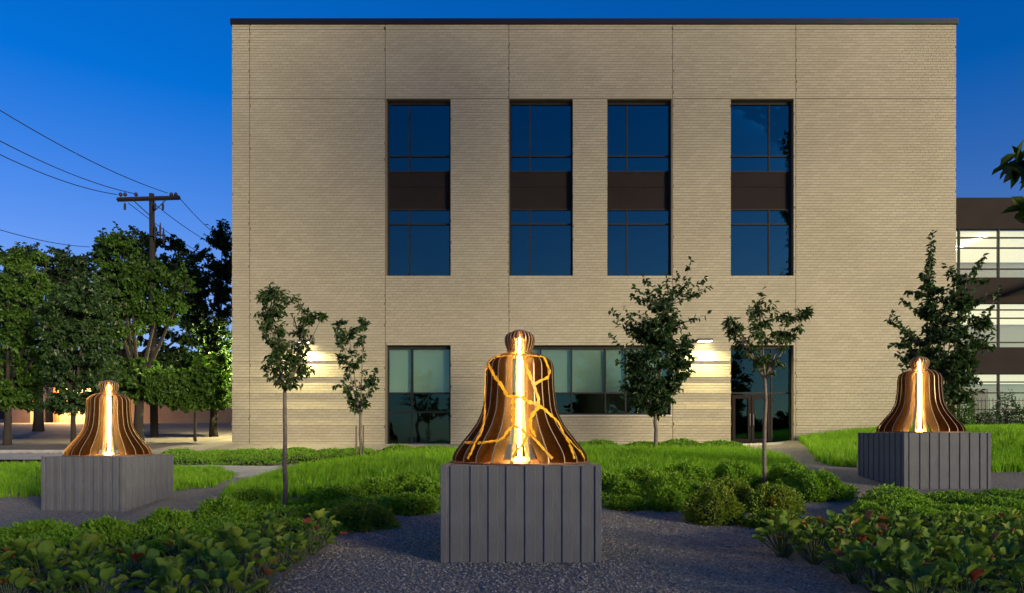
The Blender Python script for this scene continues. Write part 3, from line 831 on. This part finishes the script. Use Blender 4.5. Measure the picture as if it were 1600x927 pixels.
HOLES = [(*gp(447, 803)[:2], .50), (*gp(1196, 772)[:2], .42), (*gp(500, 812)[:2], .35)]
def cover_height(poly, cell, h0, h1, seed):
    rg = np.random.default_rng(seed)
    xs_ = [p[0] for p in poly]; ys_ = [p[1] for p in poly]
    gx, gy = np.meshgrid(np.arange(min(xs_)-cell, max(xs_)+cell, cell), np.arange(min(ys_)-cell, max(ys_)+cell, cell))
    C = np.stack([gx.ravel(), gy.ravel()], 1) + rg.uniform(-.42, .42, (gx.size, 2))*cell
    A = rg.uniform(h0, h1, len(C)); Rr = rg.uniform(.5, .78, len(C))*cell
    def edge(x, y):
        s = np.zeros(len(x))
        for t in np.linspace(0, 2*np.pi, 8, endpoint=False):
            for rr in (.12, .28):
                s += inpoly(x+rr*np.cos(t), y+rr*np.sin(t), poly)
        e_ = S((s/16-.35)/.6)
        for hx_, hy_, hr_ in HOLES: e_ = e_*S((np.hypot(x-hx_, (y-hy_)*.6)-hr_*.55)/(hr_*.6))
        return e_
    def h(x, y):
        best = np.full(len(x), .02)
        for (cx, cy), a_, r_ in zip(C, A, Rr):
            m = np.abs(x-cx) < r_; m &= np.abs(y-cy) < r_
            if not m.any(): continue
            d2 = ((x[m]-cx)**2 + (y[m]-cy)**2)/r_**2
            best[m] = np.maximum(best[m], a_*np.sqrt(np.clip(1-d2, 0, 1)))
        return best
    return lambda x, y: h(x, y)*edge(x, y)

def ground_cover(name, label, poly, dens, leaf, cell, h0, h1, lm, seed, up=.8):
    hf = cover_height(poly, cell, h0, h1, seed)
    x, y = scatter(poly, dens)
    h = hf(x, y); k_ = h > .012; x, y, h = x[k_], y[k_], h[k_]; e = .03
    nx = -(hf(x+e, y)-h)/e; ny = -(hf(x, y+e)-h)/e
    Nn = unit(np.stack([np.clip(nx, -2, 2), np.clip(ny, -2, 2), np.ones(len(x))], 1))
    n = len(x)
    P = np.stack([x, y, gz(x, y)+h*rng.uniform(.80, 1.0, n)+rng.uniform(-.01, .02, n)], 1)
    rd = rng.normal(0, 1, (n, 3)); D = unit(rd - (rd*Nn).sum(1, keepdims=True)*Nn + Nn*1.0)
    U = unit(Nn*up*.7 + rng.normal(0, .75, (n, 3)))
    o = obj(name, leaf_mesh(name, P, D, U, leaf[0]*rng.uniform(.6, 1.3, n), leaf[1]*rng.uniform(.7, 1.2, n)), lm)
    tag(o, label, 'ground cover', kind='stuff')
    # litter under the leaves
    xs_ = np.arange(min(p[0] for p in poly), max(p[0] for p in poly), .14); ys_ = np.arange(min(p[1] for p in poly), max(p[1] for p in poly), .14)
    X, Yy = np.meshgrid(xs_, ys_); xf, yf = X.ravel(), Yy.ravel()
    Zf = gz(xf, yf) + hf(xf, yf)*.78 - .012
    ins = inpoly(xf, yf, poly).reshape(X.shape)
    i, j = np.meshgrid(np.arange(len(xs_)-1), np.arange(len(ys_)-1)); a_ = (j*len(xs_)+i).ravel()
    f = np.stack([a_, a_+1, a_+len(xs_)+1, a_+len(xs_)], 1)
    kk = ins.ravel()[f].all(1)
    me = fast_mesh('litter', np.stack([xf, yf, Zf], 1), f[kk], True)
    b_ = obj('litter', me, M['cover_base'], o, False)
    return o

def grass(name, label, poly, tufts, blades, ln, lm, spread=.55):
    x, y = scatter(poly, tufts)
    n = len(x); m = n*blades
    cx = np.repeat(x, blades) + rng.normal(0, .03, m); cy = np.repeat(y, blades) + rng.normal(0, .03, m)
    z = gz(cx, cy)
    a_ = rng.uniform(0, 2*np.pi, m); L_ = ln*rng.uniform(.55, 1.2, m)*np.repeat(rng.uniform(.75, 1.15, n), blades)
    t_ = rng.uniform(.1, 1, m)*spread
    d = np.stack([np.cos(a_), np.sin(a_)], 1); s = np.stack([-d[:, 1], d[:, 0]], 1)
    w_ = rng.uniform(.0028, .0055, m)*1.5
    def pt(hf, of, ww):
        q = np.zeros((m, 3)); q[:, :2] = np.stack([cx, cy], 1) + d*(L_*of*t_)[:, None] + s*(w_*ww)[:, None]; q[:, 2] = z + L_*hf*(1-.35*t_*of); return q
    v = np.stack([pt(-.05, 0, -1), pt(-.05, 0, 1), pt(.55, .35, .9), pt(.55, .35, -.9), pt(.95, 1.0, .15), pt(.95, 1.0, -.15)], 1)
    f = (np.array([(0,1,2,3),(3,2,4,5)])[None] + (np.arange(m)*6)[:, None, None]).reshape(-1, 4)
    o = obj(name, fast_mesh(name, v.reshape(-1, 3), f), lm); tag(o, label, 'grass', kind='stuff')
    return o

# mid ground cover beds (outlines on the ground)
cl = wpoly([(-120,838),(70,838),(195,838),(275,824),(345,806),(420,788),(560,772),(692,764),(700,800),(610,806),(560,828),(500,846),(430,846),(330,866),(200,884),(-160,900)])
ground_cover('ground_cover', 'billowing dark green ground cover left of the centre plinth', cl, 1500, (.055, .032), .7, .10, .22, M['cover'], 51)
cr = wpoly([(935,760),(1060,752),(1180,752),(1270,758),(1322,778),(1290,786),(1200,790),(1100,790),(1000,796),(940,800)])
ground_cover('ground_cover', 'billowing dark green ground cover right of the centre plinth', cr, 1500, (.055, .032), .7, .10, .22, M['cover'], 52)
cr2 = wpoly([(1345,786),(1600,782),(1760,780),(1760,850),(1560,836),(1420,832),(1330,822),(1325,800)])
ground_cover('ground_cover', 'dark green ground cover in front of the right plinth', cr2, 1500, (.055, .032), .75, .15, .32, M['cover'], 53)
wl_ = wpoly([(250,712),(420,708),(600,706),(715,704),(715,712),(560,718),(470,724),(420,728),(360,730),(250,730)])
ground_cover('ground_cover', 'bright low ground cover along the foot of the brick wall', wl_, 700, (.07, .045), 1.1, .12, .24, M['wallcover'], 54)
wr_ = wpoly([(900,701),(1165,702),(1165,707),(900,707)])
ground_cover('ground_cover', 'thin strip of bright ground cover between maple and entrance', wr_, 700, (.07, .045), 1.0, .16, .30, M['wallcover'], 55)
gc = wpoly([(340,790),(362,768),(420,748),(480,732),(560,722),(715,712),(725,765),(560,774),(430,782)])
grass('sedge_grass', 'bright green sedge grass left of the centre bell', gc, 105, 14, .24, M['grass'])
gr_ = wpoly([(900,707),(1165,707),(1215,716),(1265,745),(1180,756),(1060,756),(900,762)])
grass('sedge_grass', 'bright green sedge grass between centre bell and entrance', gr_, 105, 14, .24, M['grass'])
g3 = [(10.8, 25.75), (9.7, 22.6), (8.3, 19.0), (7.2, 16.2), (6.9, 14.9), (8.2, 13.7), (13, 13.2), (20, 16), (24, 30), (17.5, 27), (16.9, 25.7)]
grass('sedge_grass', 'long bright grass on the rise behind the right plinth', g3, 75, 13, .27, M['grass'])
g4 = wpoly([(262,770),(262,732),(335,734),(372,744),(330,762)])
grass('lawn_grass', 'bright grass patch right of the left plinth beside the path', g4, 90, 16, .15, M['grass'])
g5 = [(-22, 13.2), (-8.6, 12.9), (-9.2, 15.5), (-10.0, 19.3), (-24, 19.3)]
grass('lawn_grass', 'lawn strip behind the left plinth along the pavement', g5, 55, 14, .15, M['grass'])
g6 = [(-24, 21.25), (-11.8, 21.25), (-11.8, 21.7), (-24, 21.7)]
grass('verge_grass', 'yellowed verge grass between pavement and kerb', g6, 60, 10, .10, M['drygrass'])

# rounded shrubs one can count
def mound(px, py, w_, h_, label, lm, seed, dens=1):
    b_ = gp(px, py-6); Yb = b_[1]; s = Yb/PX; rx_, hh = w_*s/2, h_*s
    rg = np.random.default_rng(seed); n = int(2600*dens*(rx_/.35)**1.2)
    t = empty('rounded_shrub', b_); tag(t, label, 'shrub', 'rounded shrubs around the gravel')
    d = unit(rg.normal(0, 1, (n, 3))); d[:, 2] = np.abs(d[:, 2])
    lump = 1 + .10*np.sin(5*np.arctan2(d[:, 1], d[:, 0])+seed) + .07*np.sin(9*d[:, 2]+seed) + .06*np.sin(11*d[:, 0]+2*seed)
    P = np.array(b_) + d*np.array([rx_, rx_*.9, hh])*lump[:, None]*rg.uniform(.78, 1.0, (n, 1))
    D = unit(d + rg.normal(0, .7, (n, 3))); U = unit(d*.5 + np.array([0, 0, .35]) + rg.normal(0, .75, (n, 3)))
    obj('foliage', leaf_mesh('foliage', P, D, U, .052*rg.uniform(.6, 1.3, n), .030*rg.uniform(.7, 1.2, n)), lm, t, True)
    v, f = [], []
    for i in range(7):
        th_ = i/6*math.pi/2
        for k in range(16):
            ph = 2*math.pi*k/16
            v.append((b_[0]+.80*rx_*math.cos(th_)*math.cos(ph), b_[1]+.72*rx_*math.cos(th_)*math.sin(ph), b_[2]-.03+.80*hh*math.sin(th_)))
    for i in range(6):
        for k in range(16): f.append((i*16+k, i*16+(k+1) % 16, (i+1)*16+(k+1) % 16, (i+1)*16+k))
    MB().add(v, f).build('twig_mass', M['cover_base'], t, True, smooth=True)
M['redcover'] = piece_material('reddish_ground_cover_leaf', [(0, (.075, .145, .012)), (.5, (.15, .235, .018)), (.8, (.23, .27, .022)), (1, (.26, .13, .02))], .55, transl=.3, noise=.4, nscale=3)
for args in (
    (1115, 822, 92, 54, 'large rounded shrub at the gravel edge, nearest of the right group', M['redcover'], 61),
    (1046, 788, 84, 36, 'dark green rounded shrub right of the centre plinth', M['cover'], 62),
    (1042, 802, 54, 32, 'small rounded shrub in front of a dark green one', M['cover'], 63),
    (1138, 794, 80, 38, 'olive rounded shrub behind the largest right shrub', M['redcover'], 64),
    (1208, 806, 84, 42, 'olive rounded shrub at the foot of the slim right tree', M['redcover'], 65),
    (980, 786, 46, 26, 'small dark shrub closest to the centre plinth on its right', M['cover'], 66),
    (982, 800, 70, 16, 'flat low shrub creeping onto the gravel right of the plinth', M['cover'], 67),
    (1268, 782, 120, 36, 'long low dark green shrub before the right gravel path', M['cover'], 68),
    (560, 830, 110, 36, 'reddish olive low shrub at the left gravel edge', M['redcover'], 71),
    (645, 806, 80, 28, 'dark green low shrub left of the centre plinth', M['cover'], 72),
    (512, 792, 56, 26, 'small rounded shrub just right of the leftmost young tree', M['cover'], 73),
    (1210, 830, 90, 22, 'olive low shrub running into the right broad-leaved plants', M['redcover'], 74)):
    mound(*args)

L6 = 'first second third fourth fifth sixth seventh eighth ninth'.split()
for i, a_ in enumerate(((952, 776, 60, 30), (1005, 772, 84, 36), (1070, 768, 88, 38), (1140, 768, 84, 36), (1232, 772, 84, 36))):
    mound(*a_, L6[i] + ' leafy green mound from the centre plinth rightwards, behind the gravel shrubs', M['cover'], 140+i)
for i, a_ in enumerate(((60, 862, 110, 40), (165, 858, 104, 38), (262, 846, 96, 38), (345, 828, 92, 38), (395, 806, 80, 34), (535, 800, 84, 34), (588, 790, 84, 36), (640, 782, 84, 36), (676, 796, 60, 32))):
    mound(*a_, L6[i] + ' leafy green mound from the left, along the bed left of the centre plinth', M['cover'], 160+i)

# broad-leaved clumps in the foreground, every leaf a piece
def broad_leaf(seed):
    rg = np.random.default_rng(seed)
    L_, W_ = .110, .102
    rows = [(0, .28), (.13, .78), (.36, 1.0), (.64, .97), (.87, .70), (1.0, .30)]
    v, f = [], []
    for i, (t, w_) in enumerate(rows):
        for j, s in enumerate((-1, -.5, 0, .5, 1)):
            wob = rg.normal(0, .012) if abs(s) == 1 else 0
            cup = .022*s*s + .006*(abs(s) > .1) + (.010*math.sin(3*t*math.pi+seed)*abs(s))
            v.append((s*W_/2*w_*(1+wob*3), t*L_, cup - .035*t*t + .012*t + wob*.6))
    for i in range(5):
        for j in range(4): a_ = i*5+j; f.append((a_, a_+1, a_+6, a_+5))
    me = bpy.data.meshes.new('leaf'); me.from_pydata(v, [], f)
    me.polygons.foreach_set('use_smooth', np.ones(len(f), bool))
    return me
LEAF = [broad_leaf(s) for s in range(4)]
LEAFR = [m.copy() for m in LEAF[:2]]
for m in LEAF: m.materials.append(M['berg'])
for m in LEAFR: m.materials.append(M['bergred'])
def clump(x, y, scale, label, group, rg):
    z = float(gz(x, y))
    t = empty('broad_leaved_plant', (x, y, z)); tag(t, label, 'plant', group)
    n = int(rg.integers(20, 27)); stalks = MB()
    for k in range(n):
        a_ = k*2.4 + rg.normal(0, .25); f_ = (k+.5)/n
        tilt = .25 + 1.0*f_ + rg.normal(0, .12)                   # outer leaves lie flatter
        rr = (.03 + .17*f_)*scale; hh = (.27 - .17*f_ + rg.normal(0, .025))*scale
        p = (rr*math.cos(a_), rr*math.sin(a_), max(hh, .03))
        red = rg.random() < .045
        me = (LEAFR if red else LEAF)[rg.integers(0, 2 if red else 4)]
        o_ = bpy.data.objects.new('leaf', me); o_.location = p
        o_.rotation_euler = (math.pi/2 - tilt + rg.normal(0, .15), rg.normal(0, .25), a_ - math.pi/2 + rg.normal(0, .3))
        s = scale*rg.uniform(.38, 1.0); o_.scale = (s, s, s)
        link(o_, t)
        stalks.tube([(0, 0, -.03), (p[0]*.6, p[1]*.6, p[2]*.55), p], [.006, .005, .004], 4, False)
    stalks.build('stalks', M['stem'], t, False)
bl = wpoly([(-130,895),(60,905),(200,898),(330,880),(430,860),(515,852),(505,868),(450,896),(408,930),(380,975),(-130,975)])
br = wpoly([(1212,862),(1270,844),(1400,840),(1560,842),(1760,860),(1760,975),(1420,975),(1345,935),(1300,898),(1225,872)])
rgc = np.random.default_rng(90)
for poly, lab, grp in ((bl, 'broad-leaved evergreen clump in the left foreground bed', 'broad-leaved clumps left of the gravel'),
                       (br, 'broad-leaved evergreen clump in the right foreground bed', 'broad-leaved clumps right of the gravel')):
    x, y = scatter(poly, 400); pts = []
    for q in zip(x, y):
        if all((q[0]-p[0])**2 + (q[1]-p[1])**2 > .30**2 for p in pts): pts.append(q)
    for q in pts: clump(q[0], q[1], float(rgc.uniform(.85, 1.2)), lab, grp, rgc)

# loose gravel over the open ground in front
x = rng.uniform(-3.4, 4.2, 60000); y = rng.uniform(4.6, 10.2, 60000)
k = ~(inpoly(x, y, bl) | inpoly(x, y, br) | inpoly(x, y, cl) | inpoly(x, y, cr)) & (rng.random(len(x)) < np.clip(1.25-(y-4.6)/7, .35, 1))
k &= ~((np.abs(x-.083) < .76) & (np.abs(y-7.1) < .76))
x, y = x[k], y[k]; n = len(x)
s = rng.uniform(.004, .011, n)
oc = np.array([(1,0,0),(0,1,0),(-1,0,0),(0,-1,0),(0,0,1),(0,0,-1)], float)
v = oc[None] + rng.normal(0, .28, (n, 6, 3))
v *= s[:, None, None]*np.array([1.2, 1.2, .75]); v += np.stack([x, y, gz(x, y)+s*.25], 1)[:, None]
f = np.array([(0,1,4),(1,2,4),(2,3,4),(3,0,4),(1,0,5),(2,1,5),(3,2,5),(0,3,5)])
f = (f[None] + (np.arange(n)*6)[:, None, None]).reshape(-1, 3)
tag(obj('gravel', fast_mesh('gravel', v.reshape(-1, 3), f), M['stone']), 'loose dark gravel around the centre plinth', 'gravel', kind='stuff')

# ------------------------------------------------------------------ utility pole and wires
YP = 31.0
pt_ = at(237, 303, YP); pb = (pt_[0]+.12, YP, float(gz(pt_[0], YP)))
pole = empty('utility_pole', pb); tag(pole, 'wooden utility pole with one crossarm above the street trees', 'utility pole')
MB().tube([(pb[0], YP, pb[2]-.3), (pb[0]-.05, YP, 6), (pt_[0], YP, pt_[2])], [.17, .14, .11], 12).build('pole_shaft', M['wood'], pole, smooth=True)
al, ar = at(186, 313, YP), at(283, 310, YP)
ca = MB(); ca.tube([(al[0], YP-.13, al[2]-.02), (ar[0], YP-.13, ar[2]-.02)], .10, 4); ca.build('crossarm', M['wood'], pole)
br_ = MB()
br_.tube([(pt_[0]-.75, YP-.2, al[2]-.06), (pt_[0], YP-.16, al[2]-.75)], .022, 6); br_.tube([(pt_[0]+.75, YP-.2, al[2]-.06), (pt_[0], YP-.16, al[2]-.75)], .022, 6)
br_.build('brace', M['wood'], pole)
ins_ = []
for (p_, q_) in ((191, 305), (198, 307), (215, 305), (270, 302), (277, 304)):
    a_ = at(p_, q_, YP)
    MB().tube([(a_[0], YP-.13, al[2]+.05), (a_[0], YP-.13, al[2]+.13), (a_[0], YP-.13, al[2]+.17), (a_[0], YP-.13, al[2]+.25), (a_[0], YP-.13, al[2]+.30)], [.03, .03, .085, .075, .03], 10).build('insulator', M['ceramic'], pole)
for (p_, q_) in ((200, 322), (247, 322), (259, 322)):
    a_ = at(p_, q_, YP)
    MB().tube([(a_[0], YP-.25, al[2]-.08), (a_[0], YP-.25, al[2]-.22), (a_[0], YP-.25, al[2]-.26), (a_[0], YP-.25, al[2]-.5), (a_[0], YP-.25, al[2]-.54)], [.012, .012, .05, .05, .012], 8).build('fuse_cutout', M['ceramic'], pole)
for (p_, q_) in ((246, 365), (254, 362), (259, 370)):
    a_ = at(p_, q_, YP)
    MB().tube([(a_[0], YP-.2, a_[2]+.35), (a_[0], YP-.2, a_[2]+.1), (a_[0], YP-.2, a_[2]-.2), (a_[0], YP-.2, a_[2]-.4)], [.012, .045, .045, .012], 8).build('surge_arrester', M['ceramic'], pole)
a_ = at(250, 370, YP); MB().box(pt_[0], a_[0]+.35, YP-.23, YP-.17, a_[2]-.03, a_[2]+.03).build('bracket', M['wood'], pole)
def wire(p, q, sag, label, r=.016):
    p, q = np.array(p), np.array(q); pts = []
    for i in range(17):
        t = i/16; pts.append(p+(q-p)*t + np.array([0, 0, -4*sag*t*(1-t)]))
    o_ = MB().tube(pts, r, 6).build('power_line', M['wire']); tag(o_, label, 'power line', 'power lines at the utility pole')
wire(al+np.array([0, -.15, .2]), at(-120, 178, 18), .35, 'lowest of the three power lines running left from the crossarm')
wire(at(211, 303, YP-.15), at(-120, 153, 18), .35, 'middle power line running left from the crossarm')
wire(at(262, 302, YP-.15), at(-120, 96, 18), .35, 'topmost power line running left from the crossarm')
wire(ar+np.array([0, -.1, -.05]), at(372, 388, 44), .3, 'power line dropping right from the crossarm end')
wire(at(240, 318, YP-.1), at(372, 398, 46), .3, 'power line dropping right from the middle of the pole')
wire(at(200, 317, YP-.1), at(372, 425, 46), .3, 'power line dropping right from under the crossarm left end')
wire(at(-120, 318, 22), at(140, 386, 40), .3, 'low power line slanting into the trees at the left edge')

# ------------------------------------------------------------------ building across the road
YF = 52.0
def fx(px): return (px-800)/PX*YF
def fz(py): return EYE+(678-py)/PX*YF
fb = empty('street_building', (fx(60), YF, fz(664))); tag(fb, 'low tan building across the road behind the street trees', 'building')
z0, z1 = fz(675), fz(560)
MB().box(fx(-200), fx(27), YF, YF+12, z0, z1-1).build('wall', M['grey_stucco'], fb)
MB().box(fx(27)+.01, fx(56), YF-.6, YF+12, z0, z1).build('pier', M['tan_stucco'], fb)
MB().box(fx(56)+.01, fx(92), YF+.3, YF+12, z0, z1-.5).build('recess_wall', M['grey_stucco'], fb)
MB().box(fx(92)+.01, fx(420), YF, YF+12, z0, z1-.8).build('side_wall', M['tan_stucco'], fb)
for (p, q, t_, b_) in ((68, 78, 632, 660),):
    d_ = MB().box(fx(p), fx(q), YF+.22, YF+.29, z0, fz(t_)).build('door', M['frame'], fb)
MB().box(fx(86), fx(91.5), YF-.2, YF+.28, z0, z1-.6).build('column', M['roomwood'], fb)
MB().box(fx(-60), fx(12), YF-.06, YF-.01, fz(655), fz(632)).build('window', M['frame'], fb)
MB().box(fx(-200), fx(420), YF-.8, YF+12.2, z1+.01, z1+.4).build('roof', M['coping'], fb)
# assumed warm lamp under its eave, added for the orange light there
wl2 = empty('assumed_eave_lamp', (fx(120), YF-.9, fz(600))); tag(wl2, 'assumed warm lamp under the eave of the tan building across the road', 'lamp')
MB().box(-.2, .2, -.12, .12, 0, .1).box(-.03, .03, 0, .92, .03, .09).build('housing', M['lamphousing'], wl2, False)
MB().box(-.17, .17, -.1, .1, -.014, -.002).build('lens', M['lens'], wl2, False)
ld = bpy.data.lights.new('assumed_eave_lamp', 'AREA'); ld.size = .3; ld.energy = 1000; ld.color = (1, .62, .26)
lo = bpy.data.objects.new('lamp', ld); lo.location = (0, 0, -.03); link(lo, wl2, False)
hx = [(fx(-60), YF-5.2), (fx(52), YF-5.2), (fx(52), YF-3.4), (fx(-60), YF-3.4)]
grass('dry_grass', 'dry tan ornamental grass before the building across the road', hx, 14, 24, 1.0, M['drygrass'], .5)

# ------------------------------------------------------------------ annex with lit floors on the right
YA = 40.0
def ax(px): return (px-800)/PX*YA
def az(py): return EYE+(678-py)/PX*YA
an = empty('annex_building', (ax(1600), YA, az(660))); tag(an, 'glass fronted annex with three lit floors at the right edge', 'building')
AX0, AX1 = 17.2, ax(1990)
MB().box(AX0, AX1, YA, YA+.4, az(358), az(309)).build('fascia', M['spandrel'], an)
MB().box(AX0, AX1, YA+.02, YA+9, az(310.5), az(309)+.0).build('roof', M['coping'], an)
MB().box(AX0, AX1, YA-.05, YA+.35, az(474), az(434)).build('spandrel_panel', M['spandrel'], an)
MB().box(AX0, AX1, YA-.05, YA+.35, az(585), az(543)).build('spandrel_panel', M['spandrel'], an)
MB().box(AX0, AX1, YA-.02, YA+.3, az(700), az(657)).build('base_wall', M['spandrel'], an)
for fl, (zt, zb_, hz_) in enumerate((((az(358)), az(434), [371, 387, 420]), (az(474), az(543), [484, 497, 535]), (az(585), az(657), [597, 614, 640]))):
    w = empty('window_band', ((AX0+AX1)/2, YA, zb_)); w.parent = an; w.matrix_parent_inverse = WM(an).inverted()
    px = 1500; xs_ = []
    while ax(px) < AX1: xs_.append(ax(px)); px += 62
    for X in xs_: MB().box(X-.045, X+.045, YA+.05, YA+.2, zb_, zt).build('mullion', M['frame'], w)
    for h_ in hz_: MB().box(AX0, AX1, YA+.06, YA+.19, az(h_)-.035, az(h_)+.035).build('transom', M['frame'], w)
    for x0, x1 in zip([AX0]+xs_, xs_+[AX1]):
        if x1-x0 > .2: MB().box(x0+.05, x1-.05, YA+.12, YA+.13, zb_, zt).build('pane', M['clearglass'], w)
    # the lit room
    c, d = YA+.42, YA+8; a0, b0_ = AX0+.02, AX1-.02; z0_, z1_ = zb_-.25, zt+.05
    MB().add([(a0,c,z0_),(b0_,c,z0_),(b0_,d,z0_),(a0,d,z0_),(a0,c,z1_),(b0_,c,z1_),(b0_,d,z1_),(a0,d,z1_)], [(0,1,2,3),(4,7,6,5),(2,6,7,3),(0,3,7,4),(1,5,6,2)]).build('interior_room', M['room'], an)
    MB().box(AX0+.1, AX1-.1, YA+.6, YA+7.8, z1_-.06, z1_-.02).build('luminous_ceiling', M['ceilglow'], an)
    if fl == 0: MB().box(ax(1558), ax(1558)+.14, YA+1.0, YA+6.0, z1_-.22, z1_-.16).build('ceiling_light', M['strip'], an)
    for q_ in (1512, 1590):
        MB().box(ax(q_), ax(q_)+.9, YA+4.0, YA+4.5, z0_+.01, z0_+.95).build('desk', M['blind'], an)
    if fl == 0: MB().box(ax(1506), ax(1532), YA+3, YA+3.3, z0_+.01, az(414)).build('wood_panel', M['roomwood'], an)
    if fl == 2: MB().box(ax(1576), ax(1600), YA+3, YA+3.3, z0_+.01, az(603)).build('wood_panel', M['roomwood'], an)
# sloping canopy blade seen before the spandrel
MB().add([(ax(1570), YA-1.6, az(459)), (ax(1700), YA-1.6, az(415)), (ax(1700), YA-.06, az(425)), (ax(1570), YA-.06, az(461)),
          (ax(1570), YA-1.6, az(462)), (ax(1700), YA-1.6, az(432)), (ax(1700), YA-.06, az(440)), (ax(1570), YA-.06, az(464))],
         [(0,1,2,3),(4,7,6,5),(0,4,5,1),(1,5,6,2),(2,6,7,3),(3,7,4,0)]).build('canopy', M['lamphousing'], an)
# picket fence in front of it
YN = 31.0
fn = empty('picket_fence', (21.5, YN, float(gz(21.5, YN)))); tag(fn, 'black metal picket fence before the lit annex', 'fence')
fx0, fx1 = (1520-800)/PX*YN, 27.0
zf0, zf1 = float(gz(21, YN))+.08, EYE+(678-622)/PX*YN
for z in (zf0+.08, zf1-.12):
    MB().box(fx0, fx1, YN-.02, YN+.02, z-.02, z+.02).build('rail', M['wire'], fn)
pk = None; x = fx0+.05; i = 0
while x < fx1:
    if pk is None: pk = MB().box(-.011, .011, -.035, -.021, zf0, zf1).build('picket', M['wire'], fn); c = pk
    else: c = pk.copy(); col.objects.link(c)
    c.location = (x, YN, 0); c.matrix_parent_inverse = WM(fn).inverted(); x += .17; i += 1
for x in (fx0, fx0+2.6, fx0+5.2):
    MB().box(x-.04, x+.04, YN-.019, YN+.06, zf0-.4, zf1+.05).build('post', M['wire'], fn)
def shrub(name, label, c, r, n, lm, seed, leaf=(.09, .055), cat='shrub'):
    rg = np.random.default_rng(seed); c = np.array(c, float); r = np.array(r, float)
    t = empty(name, (c[0], c[1], float(gz(c[0], c[1])))); tag(t, label, cat)
    d = unit(rg.normal(0, 1, (n, 3)))
    lump = 1+.18*np.sin(4*np.arctan2(d[:, 1], d[:, 0])+seed)+.14*np.sin(7*d[:, 2]+seed)
    P = c + d*r*lump[:, None]*rg.uniform(.35, 1, (n, 1))**.5
    D = unit(d+rg.normal(0, .8, (n, 3))); U = unit(np.array([0, 0, 1.])+rg.normal(0, .5, (n, 3)))
    obj('foliage', leaf_mesh('foliage', P, D, U, leaf[0]*rg.uniform(.6, 1.2, n), leaf[1]*rg.uniform(.7, 1.2, n)), lm, t, True)
    m = MB(); zg = float(gz(c[0], c[1]))
    for k in range(6):
        e = c + unit(rg.normal(0, 1, 3))*r*.6
        m.tube([(c[0]+rg.normal(0, .04), c[1]+rg.normal(0, .04), zg-.05), tuple((c+e)/2 - np.array([0, 0, .1])), tuple(e)], [.018, .012, .005], 5)
    m.build('stems', M['darkbark'], t)
Yv = 25.2; cx_ = (1503-800)/PX*Yv
shrub('climbing_shrub', 'column of leafy climber at the right corner of the brick wall', (cx_, Yv, EYE+(678-640)/PX*Yv), (.42, .35, .75), 1500, M['streetleaf'], 81, cat='climber')
for (p, q, Yv, r, lab) in ((1572, 640, 30.2, (.5, .4, .7), 'loose shrub growing against the picket fence'), (1545, 655, 29.6, (.6, .4, .35), 'low shrub at the foot of the picket fence'), (1595, 652, 29.4, (.6, .4, .4), 'low shrub at the right edge below the fence')):
    shrub('fence_shrub', lab, at(p, q, Yv), r, 900, M['darkleaf'], int(p))
